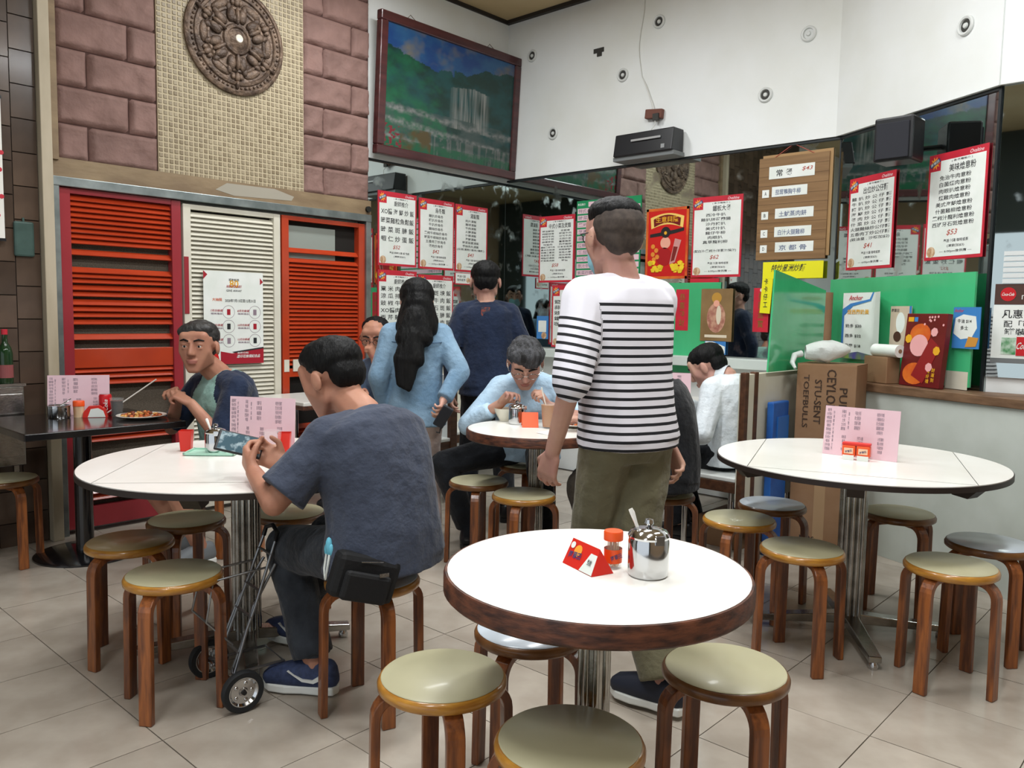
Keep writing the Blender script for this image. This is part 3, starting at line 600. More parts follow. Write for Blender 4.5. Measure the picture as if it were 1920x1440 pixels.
def menu(label, place, w, h, title, lines, just=None, price=None, foot=('奉送 例湯 咖啡或茶', '(凍飲加$3)', '— 6:00pm後供應 —'), cols=None, size=.032):
    s = sheet('menu_poster', label, 'menu poster', place, w, h, m_red)
    a, b, lg = w/2-.014, h/2, .085
    MB().prism([(-a, -b+.018), (a, -b+.018), (a, b-.04), (-w/2+lg, b-.04), (-w/2+lg, b-.092), (-a, b-.092)], -.0038, -.003).build('white_panel', m_paper, s)
    lx, lz = -w/2+.044, b-.047; st = []
    for i in range(20):
        r = .036 if i % 2 == 0 else .019; st.append((lx+r*math.cos(i*PI/10), lz+r*math.sin(i*PI/10)))
    MB().prism(st, -.0040, -.003).build('logo_sun', m_sun, s)
    c, sn = math.cos(.45), math.sin(.45); MB().prism([(lx+p*c-q*sn, lz+p*sn+q*c) for p, q in ((-.038, -.011), (.038, -.011), (.038, .011), (-.038, .011))], -.0046, -.0040).build('logo_band', m_bluep, s)
    text(s, '阿華田', lx, lz, .06, .016, m_paper, y=-.005, rot=.45, name='logo_lettering')
    text(s, 'Ovaltine', a-.06, b-.022, .09, .02, m_pale, y=-.0036, italic=True, name='brand_lettering')
    text(s, '( 茶餐廳推介 )', .03, b-.052, .14, .014, m_ink, y=-.0042)
    text(s, title, .035, b-.088, min(.036*len(title), w*.62), .042, m_ink, y=-.0042)
    z = b-.088-.03; n = len(lines) if not cols else max(len(c) for c in cols)
    zend = -b+.175; step = (z-zend)/max(1, n)
    if cols:
        for ci, cc in enumerate(cols):
            for k, l in enumerate(cc): text(s, l, (-.095, .095)[ci], z-step*(k+.5), min(.155, .033*len(l)), step*.68, m_ink, y=-.0042)
    else:
        for k, l in enumerate(lines):
            fullw = (2*a-.03) if just else min(2*a-.03, size*len(l))
            text(s, l, -.01 if not just else 0, z-step*(k+.5), fullw, min(step*.72, .046), m_ink, y=-.0042)
    if price: text(s, price, -.01, -b+.145, .07, .034, m_pencil, y=-.0042, italic=True)
    for k, l in enumerate(foot): text(s, l, .02, -b+.102-.029*k, min(w*.62, .017*len(l)), .018, m_ink, y=-.0042)
    disc(s, 'food_photo', -a+.035, -b+.045, .03, m_food, y=-.004)
    return s
SP = '　'
menu('red-bordered menu sheet listing XO seafood fried rice in large print', on_left(4.193, 1.985), .392, .575, '廚師推介', ['XO醬 海 鮮 炒 飯', '時菜雞粒魚鬆飯', '時 菜 斑 腩 飯', '蝦 仁 炒 蛋 飯'], True, '$52', ('奉送 即時例湯 或 熱飲', '(凍飲加$3)'))
menu('red-bordered udon menu sheet taped between two rice menus', on_left(4.612, 1.978), .392, .572, '烏冬類', ['雞扒炒烏冬', '豬扒炒烏冬', '牛扒炒烏冬', '雞絲炒烏冬', '黑椒牛柳絲炒烏冬', '時菜牛柳絲炒烏冬', '五香肉丁炒烏冬', '餐肉炒烏冬'], size=.032, price='$42')
menu('red-bordered soup rice menu sheet next to the mirror corner', on_left(5.018, 1.973), .39, .57, '湯飯類', ['肉片湯飯', '雞球湯飯', '牛肉湯飯', '火腩湯飯', '什錦湯飯', '海鮮湯飯', '時菜菇菌湯飯', '芋絲肉丸湯飯', '(瓜菜湯粉/湯米/湯麵)'], size=.033, price='$43')
menu('red-bordered menu sheet listing sweetcorn pork rice below the XO rice menu', on_left(4.196, 1.375), .40, .575, '廚師推介', ['粟 米 肉 粒 飯', '涼 瓜 排 骨 飯', '豉 椒 牛 肉 飯', 'XO醬肉 丁 飯', '西 芹 雞 柳 飯'], True, '$50')
menu('red-bordered menu sheet half hidden by the long-haired woman', on_left(4.610, 1.345), .392, .60, '廚師推介', ['鮮 茄 斑 塊 飯', '滑 蛋 牛 肉 飯', '栗 米 石 斑 飯', '咖 喱 牛 腩 飯', '梅 菜 扣 肉 飯'], True, '$50')
s = sheet('menu_card', 'small menu slip with red edge below the soup rice menu', 'menu card', on_left(4.92, 1.628), .19, .1, m_red); rect(s, 'white_panel', -.088, .088, -.04, .046, m_paper); text(s, '奉送例湯', -.02, .02, .1, .022, m_ink, y=-.0042); text(s, '咖啡或茶', -.02, -.01, .1, .022, m_ink, y=-.0042); disc(s, 'food_photo', .06, -.01, .022, m_food, y=-.004)
menu('red-bordered menu sheet with two dense columns of dishes', on_right(4.49, 1.895), .39, .568, '中式小菜及煲類', [], cols=(['蠔油鮮菇', '椒鹽排骨', '豉椒牛肉', '中式牛柳', '蒜蓉時菜', '咕嚕肉', '鐵板黑椒牛肉', '粟米石斑塊', '煎釀三寶煲', '魚香茄子煲', '蝦醬炒通菜', '梅菜蒸肉餅'], ['京都骨', '時菜牛肉', '沙爹牛肉', '北菇扒菜', '薑蔥雞煲', '西芹雞柳', '日本豆腐煲', '椒鹽鮮魷', '豆腐火腩', '涼瓜排骨', '鹹魚雞粒', '時價']), price='$58')
menu('red-bordered menu sheet low on the mirror, partly behind the striped shirt', on_right(4.33, 1.32), .39, .53, '什錦公司飯', ['鹽 燒 大 鱔', '蒜 良 牛 仔', '豉 片 魚 柳', '鐵 鍋 牛 肉', '咖 喱 大 蝦'], True)
s = sheet('menu_board', 'green menu board with rows of pink price strips behind the striped-shirt man', 'menu board', on_right(3.955, 1.965), .64, .63, m_greenp)
text(s, '新品推介', -.27, .285, .08, .02, m_paper, y=-.0036); rect(s, 'header_strip', -.2, .13, .262, .302, m_pink); text(s, '是日精選', -.03, .282, .2, .03, m_red, y=-.0042)
for k, l in enumerate(('特式大雞扒', '時菜和牛', '黑椒魚柳', '芝麻雞肉', '腸仔火腿', '煙鴨三文治', '番茄肉醬', '沙嗲牛肉麵', '原汁牛腩麵', '紫菜四寶河')):
    z = .228-.0565*k; rect(s, 'price_strip', -.31, .31, z-.019, z+.023, m_pink); text(s, l, -.2, z+.002, .2, .03, m_gray, y=-.0042)
# lucky red poster
s = sheet('fortune_poster', 'bright red and gold good fortune poster with gold ingots', 'poster', on_right(3.395, 1.892), .375, .54, M('bright_red_print', '#c51f1c', .35), d=.004)
for x0, x1, z0, z1 in ((-.187, -.168, -.27, .27), (.168, .187, -.27, .27), (-.187, .187, -.27, -.25), (-.187, .187, .25, .27)): rect(s, 'gold_border', x0, x1, z0, z1, M('orange_gold', '#d9762a', .4, col2='#c23b20', scale=9), y=-.004)
arc = [(-.14+.28*i/12, .19+.03*math.sin(PI*i/12)) for i in range(13)]
MB().prism([(x, z-.075) for x, z in arc]+[(x*1.06, z+.01) for x, z in reversed(arc)], -.0056, -.004).build('banner', M('cream_gold', '#ecc66a', .4), s)
MB().prism([(x*.82, z-.062) for x, z in arc]+[(x*.86, z-.002) for x, z in reversed(arc)], -.0064, -.0056).build('banner_field', M('deep_red_print', '#6d1515', .4), s)
text(s, '生意興隆', 0, .183, .2, .045, m_gold, y=-.007)
m_hat = M('hat_black', '#201d1d', .5)
MB().prism([(-.15, .075), (-.06, .085), (.06, .1), (.15, .115), (.15, .09), (.06, .072), (-.06, .058), (-.15, .05)], -.0056, -.004).build('ribbon', m_hat, s); disc(s, 'medal', -.01, .085, .042, m_hat, y=-.0058); disc(s, 'medal_centre', -.01, .08, .013, m_gold, y=-.0066)
disc(s, 'pale_shape', -.01, .005, .045, M('peach_print', '#e6a58e', .5), y=-.0046); disc(s, 'robe', -.02, -.1, .07, M('robe_red', '#a3161a', .45), y=-.0046)
MB().prism([(.03, -.16), (.08, -.145), (.13, .02), (.075, .035)], -.0072, -.006).build('drink_glass', M('drink_print', '#c98d88', .4), s); MB().prism([(.043, -.14), (.073, -.13), (.102, -.03), (.065, -.025)], -.0078, -.0072).build('drink_fill', M('drink_dark', '#7a2520', .4), s)
for k in range(26):
    x = random.choice((-1, 1))*random.uniform(.04, .15); z = -.2+random.uniform(-.02, .07)*(abs(x)/.15); MB().prism([(x-.022, z+.012), (x-.012, z-.012), (x+.012, z-.012), (x+.022, z+.012), (x, z+.022)], -.0062-.0002*k, -.004).build('ingot', M('ingot_yellow', '#e6c52c', .4, rand=.15), s)
for x, z in ((-.12, -.02), (-.09, -.05), (-.12, -.08), (-.08, -.1), (-.11, -.12)): disc(s, 'coin', x, z, .018, M('coin_orange', '#d98a35', .4), y=-.0052)
menu('red-bordered sizzling platter menu sheet beside the fortune poster', on_right(2.975, 1.922), .402, .588, '鐵板大餐', ['西冷牛扒', '雞扒拼荷蘭腸', '沙丹豬扒', '美式什扒', '雞仔牛柳', '肉眼扒', '真草龍利柳', SP, '(配白汁/黑椒汁/洋蔥汁/燒汁)'], size=.04, price='$62')
s = sheet('red_slip', 'plain red slip tucked below the sizzling platter menu', 'paper slip', on_right(3.06, 1.59), .24, .06, m_red)
# brown slat board with white strips
s = sheet('slat_menu_board', 'brown slatted board with white dish strips hung on a string', 'menu board', on_right(2.405, 2.088, .012), .49, .70, M('board_brown', '#8a6a45', .6, col2='#7a5b39', scale=5, stretch=(.4, 3, 8)), d=.012)
for k in range(1, 11): rect(s, 'slat_groove', -.245, .245, .35-.0636*k-.002, .35-.0636*k, M('groove_dark', '#4e3822', .7), y=-.012)
MB().bx((-.225, 0, -.33), (.265, .008, .37)).build('rear_board', M('board_tan', '#a58357', .6), s)
MB().tube([(-.17, -.006, .33), (-.01, .004, .43), (.16, -.006, .34)], .0025, 6).build('string', m_pencil, s)
for k, (l, a, x0, x1) in enumerate((('常 餐', None, -.17, .15), ('茄茸鴨胸牛柳', 'A', -.145, .105), ('土魷蒸肉餅', 'B', -.115, .155), ('白汁火腿雞柳', 'C', -.115, .145), ('京 都 骨', 'D', -.105, .165))):
    z = (.245, .115, -.035, -.16, -.265)[k]; h = .042 if k == 0 else .034
    rect(s, 'strip', x0, x1, z-h, z+h, m_paper, y=-.0125, t=.002); text(s, l, (x0+x1)/2-(.05 if k == 0 else .01), z-.004, (x1-x0)*(.36 if k == 0 else .72), h*1.1, m_ink if k == 0 else M('blue_ink', '#5b6786', .5), y=-.015)
    if a: rect(s, 'letter_tag', -.215, -.165, z-.035, z+.018, m_paper, y=-.0125, t=.002); text(s, a, -.19, z-.008, .014, .024, m_ink, y=-.015)
    else: text(s, '$43', .1, z+.008, .07, .03, m_pencil, y=-.015, italic=True)
s = sheet('yellow_notice', 'bright yellow handwritten notice behind the green screen', 'notice', on_right(2.375, 1.665, .03), .425, .115, M('neon_yellow', '#e8e21c', .5), d=.004)
MB().prism([(-.2125, -.05), (-.135, -.05), (-.15, -.30), (-.225, -.295)], -.003, 0).build('side_strip', M('neon_yellow'), s); text(s, '特炒星洲炒麵', -.03, .015, .24, .05, m_ink, y=-.0045, italic=True); text(s, '卡\n卡\n仔\n工', -.185, -.155, .03, .2, m_ink, y=-.0045)
s = sheet('red_couplet', 'narrow red paper with gold characters hanging by the yellow notice', 'paper banner', on_right(2.60, 1.39, .01), .115, .31, m_red); text(s, '招\n財\n進\n寶', 0, 0, .045, .25, M('dull_gold', '#8a5a2a', .5), y=-.0036); disc(s, 'pin', 0, .14, .012, m_paper, y=-.0036)
s = sheet('green_board', 'green plastic sheet with a red banner on the mirror behind the striped shirt', 'board', on_right(3.14, 1.25, .004), .44, .68, m_green, d=.006)
r2_ = rect(s, 'red_banner', -.15, -.04, -.02, .29, m_red, y=-.0065, t=.001); text(s, '恭\n喜\n發\n財', -.095, .135, .05, .25, M('dull_gold'), y=-.008)
s = sheet('deity_print', 'faded brown print of a seated robed figure pinned on the mirror', 'print', on_right(2.945, 1.35, .012), .255, .385, M('kraft_print', '#8d7149', .6, col2='#7b603c', scale=5))
disc(s, 'halo', 0, .125, .04, M('halo_ochre', '#b98b3a', .5), y=-.0036); disc(s, 'robe', 0, -.02, .11, M('robe_rose', '#9b5f52', .55, col2='#c79a80', scale=25), y=-.0042, rx=.075); disc(s, 'sash', .02, .0, .07, M('sash_white', '#d9cdb6', .55), y=-.0048, rx=.02); disc(s, 'face', 0, .085, .024, M('peach_print'), y=-.005); rect(s, 'plinth', -.09, .09, -.165, -.145, M('sash_white'), y=-.0036)
s = sheet('blue_card', 'small blue and white product card below the deity print', 'card', on_right(2.945, 1.11, .012), .17, .1, M('card_blue', '#3f7fc0', .4)); MB().prism([(-.08, -.03), (.08, -.04), (.08, .01), (-.02, .045), (-.08, .045)], -.0042, -.003).build('white_swirl', m_paper, s); text(s, 'Anchor', -.03, .02, .08, .02, m_bluep, y=-.0048)
s = sheet('blue_card', 'small blue product card beside the low rice menu', 'card', on_right(4.63, 1.22), .13, .2, M('card_blue')); rect(s, 'white_panel', -.045, .045, -.04, .06, m_paper); disc(s, 'food_photo', .02, -.07, .03, m_food, y=-.004)
# slanted mirror posters
menu('red-bordered fried instant noodle menu sheet on the slanted mirror', on_diag(.33, 1.938), .412, .578, '出位炒公仔麵', ['雞 扒 炒 公 仔 麵', '牛 扒 炒 公 仔 麵', '豬 扒 炒 公 仔 麵', '海 鮮 炒 公 仔 麵', '餐 肉 炒 公 仔 麵', '什 菜 炒 公 仔 麵', '火腿雞絲炒公仔麵', '五香肉丁炒公仔麵', '(豉油皇 . 沙嗲加$2)'], True, '$41')
menu('red-bordered baked spaghetti menu sheet beside the black loudspeaker', on_diag(.995, 1.963, .004), .402, .583, '美味燴意粉', ['免治牛肉意粉', '白菌煙肉意粉', '肉眼扒燴意粉', '煙雞肉燴意粉', '美式海鮮燴意粉', '什菌雞柳燴意粉', '黑椒汁龍利燴意粉', '西班牙石斑燴意粉'], price='$53', size=.036)
s = sheet('green_board', 'green plastic sheeted board behind the product cards on the timber ledge', 'board', on_diag(.66, 1.29, .07), 1.16, .60, m_green, d=.012)
rect(s, 'cream_base', .42, .57, -.315, -.22, m_cp, y=-.0125)
s = empty('price_chart', 'curling white and blue price chart on the green board', 'poster', diag(.47, .10, 1.295), DANG); s.scale = (1.22, 1, 1.02)
cv = MB(); k = 14; vs = []
for i in range(k+1):
    u = i/k; x = -.18+.33*u; y = -.01-(.0 if u < .68 else .26*(u-.68)**1.4); vs += [(x, y, -.2), (x+.012*(u > .7), y-.02*(u > .75), .2)]
cv.add(vs, [(2*i, 2*i+2, 2*i+3, 2*i+1) for i in range(k)]).build('sheet', m_paper, s, smooth=60)
MB().prism([(-.18, .05), (-.1, .12), (.03, .15), (.05, .2), (.04, .2), (.02, .16), (-.12, .135), (-.18, .1)], -.0125, -.0115).build('blue_swirl', M('card_blue'), s); MB().prism([(-.18, -.2), (-.165, -.2), (-.165, .06), (-.18, .05)], -.0125, -.0115).build('blue_edge', M('card_blue'), s); MB().prism([(-.17, -.2), (.05, -.2), (.05, -.17), (-.05, -.155), (-.17, -.175)], -.0128, -.0118).build('grass_strip', M('grass_print', '#6f8a3a', .5, col2='#4c4a8a', scale=20), s)
text(s, 'Anchor', -.08, .17, .1, .03, M('anchor_red', '#c0414a', .5), y=-.0135, italic=True); text(s, '紐西蘭奶黃', -.06, .085, .16, .03, m_gold, y=-.0135)
for k, l in enumerate(('奶多 $20', '西多 $22', '丹麥 $18')): text(s, l, -.09, .0-.06*k, .12, .022, m_ink, y=-.0135)
s = sheet('drink_card', 'small beige iced drink card next to the curling price chart', 'card', on_diag(.745, 1.30, .095), .165, .23, M('beige_print', '#c9b7a2', .5), d=.004); disc(s, 'cup_photo', 0, .02, .06, m_paper, y=-.0046, rx=.035); disc(s, 'coffee', -.02, -.06, .03, M('coffee_print', '#4a2d22', .5), y=-.005); rect(s, 'blue_edge', .066, .082, -.115, .115, M('card_blue'), y=-.0045); text(s, '阿華田', -.045, .09, .06, .02, m_ink, y=-.0045)
# standing dark red gift box front
s = empty('red_gift_box', 'tall dark red gift box with gold and pink new year print', 'gift box', diag(1.0, .17, .973), DANG); s.rotation_euler = (math.radians(-5), 0, DANG)
MB().bx((-.145, -.015, 0), (.145, .02, .4)).build('body', M('maroon_print', '#5c1417', .4, col2='#6f1b1c', scale=5), s, bevel=.003)
disc(s, 'orange_hat', -.03, .285, .06, M('orange_gold'), y=-.0155, rx=.075); disc(s, 'round_face', -.03, .225, .06, M('pink_print', '#e6a6a6', .5), y=-.0162, rx=.065)
MB().prism([(-.06, .06), (.03, .02), (.12, .22), (.05, .27)], -.0172, -.016).build('red_scroll', M('scroll_red', '#8c1d20', .45), s); disc(s, 'gold_robe', -.04, .07, .06, M('orange_gold'), y=-.0158, rx=.085)
for x, z in ((.07, .3), (.06, .11), (-.11, .26), (.1, .2)): disc(s, 'flower', x, z, .025, M('pink_print') if x > 0 and z != .2 else m_gold, y=-.0168, n=7)
rect(s, 'gold_tag', -.13, -.09, .355, .38, m_gold, y=-.0155); rect(s, 'blue_tag', -.085, -.06, .355, .38, M('card_blue'), y=-.0155)
text(s, '開\n運\n好\n禮', .06, .075, .024, .1, m_gold, y=-.0166); text(s, '財\n運\n到', .095, .07, .024, .075, m_gold, y=-.0166)
for k in range(9): disc(s, 'petal', random.uniform(-.02, .13), random.uniform(.33, .385), .007, M('pink_print'), y=-.0158, n=6)
s = sheet('butter_card', 'small blue butter card with toast picture on the green board', 'card', on_diag(1.215, 1.30, .095), .175, .215, M('card_blue'), d=.004); MB().prism([(-.08, -.03), (-.03, -.06), (.04, -.05), (.07, .0), (.06, .06), (-.02, .07), (-.07, .05)], -.0052, -.004).build('white_cloud', m_paper, s); text(s, 'Anchor', -.05, .09, .06, .018, M('anchor_red'), y=-.0046, italic=True); text(s, '牛油 $14', -.01, .035, .09, .022, m_ink, y=-.006); text(s, '多士', -.01, .0, .05, .022, m_ink, y=-.006); MB().prism([(0, -.1), (.07, -.095), (.085, -.05), (.02, -.045)], -.006, -.005).build('toast_photo', M('toast_print', '#c98d3c', .5), s)
# cardboard tube, stacked tissue and cartons on the ledge
t = empty('cardboard_tube', 'upright brown cardboard tube beside the green screen', 'tube', diag(.2, .2, .972)); MB().lathe([(.036, 0), (.042, 0), (.042, .53), (.036, .53)], 24, close=True).build('wall', m_card, t, smooth=40); MB().lathe([(0, .515), (.036, .515)], 20).build('inner_plug', m_tape, t)
t = carton('small_carton', 'small plain cardboard box on the timber ledge', tuple(diag(.72, .19, .973)), (.19, .09, .15), DANG)
t = empty('paper_roll', 'white paper roll lying on the small ledge carton', 'paper roll', diag(.76, .19, 1.16), DANG); MB().cyl((-.1, 0, 0), (.1, 0, 0), .036, n=24).build('roll', m_paper, t, smooth=40); MB().cyl((-.101, 0, 0), (.101, 0, 0), .012, n=14).build('core', m_card, t, smooth=40)
# cola notice on the near mirror
s = sheet('cola_notice', 'white drinks notice with red cola can picture on the near mirror', 'notice', ((4.77, .80, 1.285), -PI/2), .42, .27, m_paper, d=.012); rect(s, 'base_rail', -.21, .21, -.16, -.135, M('bracket_grey'), y=0, t=.016); 
text(s, '凡惠顧', -.1, .09, .14, .045, m_ink, y=-.0125); text(s, '配「可口可樂」', -.03, .04, .26, .035, m_ink, y=-.0125); text(s, '罐裝系列', -.06, 0, .19, .035, m_ink, y=-.0125)
MB().bx((-.165, -.014, -.115), (-.1, -.012, -.03)).build('green_can', M('can_green', '#3f8a4f', .4, col2='#d8e6d8', scale=22), s); MB().bx((-.098, -.015, -.12), (.02, -.012, -.025)).build('red_can', M('can_red', '#c0121c', .35), s); text(s, 'Coca-Cola', -.04, -.07, .11, .035, m_paper, y=-.0155, italic=True)
s = sheet('cola_header', 'dark brown cola header strip above the drinks notice', 'notice', ((4.77, .80, 1.475), -PI/2), .42, .105, M('cola_brown', '#4a2f26', .45)); disc(s, 'red_button', -.15, .0, .035, M('can_red'), y=-.0036); text(s, 'Coca-Cola', -.15, 0, .055, .016, m_paper, y=-.0045, italic=True); text(s, '「可口可樂」', 0, -.02, .18, .03, m_paper, y=-.0036)
sh = empty('roller_blind_slats', 'pale metal blind slats above the cola header', 'blind', (4.768, .78, 1.53), -PI/2)
for k in range(6): MB().bx((-.2, -.006, .028*k), (.2, 0, .028*k+.022)).build('slat', M('blind_white', '#d5d9d8', .3), sh)
# promotional poster on the white louvre door
s = sheet('promotion_poster', 'white promotional poster with red base taped on the white louvre door', 'poster', ((2.745, 5.025, 1.275), 0), .425, .61, m_paper)
MB().prism([(-.10, -.305), (.2125, -.305), (.2125, -.205), (-.02, -.235), (-.10, -.22)], -.0042, -.003).build('red_base', M('maroon_red', '#a01c2c', .45), s); MB().prism([(-.0, -.232), (.2125, -.205), (.2125, -.195), (-.02, -.225)], -.0046, -.003).build('dark_edge', m_ink, s); MB().prism([(-.215, -.17), (-.13, -.2), (-.10, -.305), (-.215, -.305)], -.004, -.003).build('red_corner', M('bright_red_print'), s)
for pts in ([(-.213, .305), (-.213, .25), (-.185, .28)], [(.19, .27), (.213, .245), (.19, .225)]): MB().prism(pts, -.0042, -.003).build('red_chip', M('maroon_red'), s)
text(s, '80', 0, .225, .065, .05, m_gold, y=-.0042); text(s, '週年紀念', 0, .252, .075, .016, m_ink, y=-.0046); text(s, 'ANNIVERSARY', 0, .208, .11, .018, M('maroon_red'), y=-.0048); text(s, 'GIVE AWAY', 0, .18, .11, .014, m_ink, y=-.0042)
text(s, '2020年7月13日至12月31日', .045, .115, .22, .022, m_ink, y=-.0042); text(s, '大抽獎', -.12, .12, .07, .02, M('orange_gold'), y=-.0044)
for k, mth in enumerate(('7月', '8月', '9月', '10月', '11月', '12月')):
    cx = (-.04, .15)[k % 2]; cz = (.04, -.055, -.15)[k//2]
    MB().lathe([(.041, 0), (.043, 0), (.043, .001), (.041, .001)], 28, close=True).build('circle', m_gray, s, loc=(cx, -.003, cz), rot=(PI/2, 0, 0))
    text(s, mth+'份換領', cx-.085, cz+.008, .085, .017, M('maroon_red'), y=-.0042, italic=True); text(s, '精美禮品', cx-.085, cz-.012, .08, .012, m_gray, y=-.0042); rect(s, 'gift_photo', cx-.012, cx+.012, cz-.02, cz+.018, (M('maroon_red'), m_gray, m_ink)[k % 3])
text(s, '憑印花換領紀念品', .1, -.255, .17, .022, m_paper, y=-.005, italic=True); text(s, '由即日起', .06, -.232, .08, .012, m_paper, y=-.005)

# ================================================================= THINGS ON THE TABLES
m_redp = M('red_plastic', '#d12a1e', .35); m_orangep = M('orange_plastic', '#e8551c', .4); m_tea = M('milk_tea', '#b07a4a', .25, col2='#a56f40', scale=8)
TZ = .7505
def sugar_pot(label, x, y, s=1, spoon=True, rz=0):
    t = empty('sugar_pot', label, 'sugar pot', (x, y, TZ), rz)
    MB().lathe([(0, 0), (.037*s, 0), (.04*s, .004), (.041*s, .02), (.041*s, .07*s), (.039*s, .078*s), (0, .078*s)], 32).build('body', m_chrome, t, smooth=40)
    MB().lathe([(.041*s, .078*s), (.042*s, .082*s), (.036*s, .092*s), (.02*s, .098*s), (0, .099*s)], 32).build('lid', m_chrome, t, smooth=40)
    MB().lathe([(0, .098*s), (.006, .1*s), (.011, .107*s), (.009, .114*s), (0, .116*s)], 18).build('knob', m_chrome, t, smooth=40)
    if spoon: MB().tube([(-.02, .01, .085*s), (-.028, .012, .105*s), (-.036, .015, .125*s), (-.04, .017, .132*s)], [.004, .004, .006, .005], 8).build('spoon_handle', m_white, t, smooth=60)
    MB().bx((.004, -.045*s, .072*s), (.022, -.038*s, .09*s)).build('hinge', m_chrome, t)
    return t
def tent(label, x, y, rz, L=.1, h=.06, lying=False, red=None):
    t = empty('condiment_packet', label, 'tent card', (x, y, TZ), rz); b = h*.55
    red = red or m_redp
    MB().add([(-L/2, -b, 0), (L/2, -b, 0), (L/2, 0, h), (-L/2, 0, h)], [(0, 1, 2, 3)]).build('front_flap', red, t)
    MB().add([(-L/2, b, 0), (L/2, b, 0), (L/2, 0, h), (-L/2, 0, h)], [(0, 1, 2, 3)]).build('rear_flap', red, t)
    MB().add([(-L/2, -b, .0005), (L/2, -b, .0005), (L/2, b, .0005), (-L/2, b, .0005)], [(0, 1, 2, 3)]).build('base_flap', m_white, t)
    MB().add([(-L/2+.012, -b, 0), (-L/2+.012, b, 0), (-L/2+.012, 0, h)], [(0, 1, 2)]).add([(L/2-.012, -b, 0), (L/2-.012, b, 0), (L/2-.012, 0, h)], [(0, 1, 2)]).build('end_tuck', m_white, t)
    return t
def on_flap(t, L, h):
    """printed patch holder lying on the front flap"""
    o = bpy.data.objects.new('print_patch', None); COL.objects.link(o); o.parent = t; return o
# --- small white table
sugar_pot('shiny steel sugar pot with white spoon on the small white table', 1.534, .978, 1.12, rz=math.radians(-42))
t = empty('toothpick_bottle', 'clear toothpick bottle with orange lid and label', 'bottle', (1.522, 1.066, TZ))
MB().lathe([(0, 0), (.019, 0), (.021, .003), (.021, .062), (.019, .066), (.0185, .066), (.0185, .004), (0, .004)], 24).build('body', m_glass, t, smooth=40)
MB().lathe([(0, .066), (.0225, .066), (.0225, .084), (.021, .087), (0, .087)], 24).build('lid', m_orangep, t, smooth=40); MB().lathe([(.0212, .014), (.0212, .046)], 24).build('label_band', m_orangep, t, smooth=60)
tp = MB()
for i in range(26):
    a = random.random()*6.28; r = .015*math.sqrt(random.random()); tp.cyl((r*math.cos(a), r*math.sin(a), .005), (r*.9*math.cos(a+.3), r*.9*math.sin(a+.3), .06), .0011, n=5)
o = tp.build('toothpicks', M('pine', '#d9bd8a', .6), t); o['kind'] = 'stuff'
q = bpy.data.objects.new('label_print', None); COL.objects.link(q); q.parent = t; q.rotation_euler = (0, 0, math.radians(-42)); text(q, '阿華田', .003, .03, .026, .012, m_bluep, y=-.0216, rot=.35)
# red triangular packet lying on its side
t = empty('condiment_packet', 'red triangular promotional tent card lying beside the toothpick bottle', 'tent card', (1.477, 1.105, TZ), math.radians(-108))
L, h, b = .12, .056, .03
MB().add([(-L/2, -b, 0), (L/2, -b, 0), (L/2-.012, 0, h), (-L/2, 0, h)], [(0, 1, 2, 3)]).build('front_flap', m_redp, t)
MB().add([(-L/2, b, 0), (L/2, b, 0), (L/2-.012, 0, h), (-L/2, 0, h)], [(0, 1, 2, 3)]).build('rear_flap', m_redp, t)
MB().add([(L/2, -b, 0), (L/2, b, 0), (L/2-.012, 0, h)], [(0, 1, 2)]).build('end_flap', m_redp, t)
MB().add([(.008, -b-.0006, .0015), (L/2-.002, -b-.0006, .0015), (L/2-.013, -.0012, h-.003), (.03, -.0012, h-.003)], [(0, 1, 2, 3)]).build('white_print', m_paper, t)
def tilted(t, y0, z0, y1, z1):
    o = bpy.data.objects.new('print_panel', None); COL.objects.link(o); o.parent = t; o.location = (0, (y0+y1)/2, (z0+z1)/2); o.rotation_euler = (math.atan2(y1-y0, z1-z0)*-1, 0, 0); return o
q = tilted(t, -b, 0, 0, h); text(q, '阿華田', -.026, -.004, .046, .017, m_bluep, y=-.0016, rot=.1); disc(q, 'white_spot', -.047, .017, .008, m_paper, y=-.0008); disc(q, 'sun_spot', -.022, .008, .014, m_sun, y=-.0004); text(q, '熱飲', .035, -.006, .016, .014, m_ink, y=-.0026)
# --- pink menus
def pink_menu(label, x, y, rz, w=.3, h=.215, lean=6, z=TZ):
    s = MB().bx((-w/2, -.0015, 0), (w/2, .0015, h)).build('pink_menu', m_pink, loc=(x, y, z)); s.rotation_euler = (math.radians(-lean), 0, rz); tag(s, label, 'menu')
    rnd = random.Random(int(x*1000)); P_ = '雞扒飯豬牛肉麵湯粉蛋茶奶咖啡西多士火腿腸仔'
    for cx, cw, z0, z1 in ((-.44, .07, .08, .95), (-.375, .022, .1, .9), (-.24, .06, .52, .94), (-.17, .02, .55, .9), (-.05, .085, .55, .93), (.25, .1, .5, .93), (-.22, .06, .1, .42), (.0, .08, .08, .42), (.27, .08, .12, .44)):
        n = max(4, int((z1-z0)*13)); k = max(1, int(cw*60)); text(s, '\n'.join(''.join(rnd.choice(P_) for _ in range(k if rnd.random() < .7 else max(1, k-1))) for _ in range(n)), cx*w*1.0, (z0+z1)/2*h, cw*w, (z1-z0)*h, m_gray, y=-.0019)
    MB().add([(-w*.2, .0015, .0), (w*.2, .0015, 0), (w*.2, .0015, h*.6), (-w*.2, .0015, h*.6), (-w*.2, .06, .0), (w*.2, .06, 0)], [(0, 4, 3), (1, 2, 5)]).build('rear_strut', m_pink, s)
    return s
pink_menu('pink printed menu card standing on the large empty round table', 3.508, 1.211, math.radians(-88), .305, .21, 5)
pink_menu('pink printed menu card standing behind the glass of iced tea', 1.79, 3.06, math.radians(-60), .30, .215, 3)
pink_menu('pink printed menu card standing on the black table', 1.635, 4.66, math.radians(-28), .3, .215, 8)
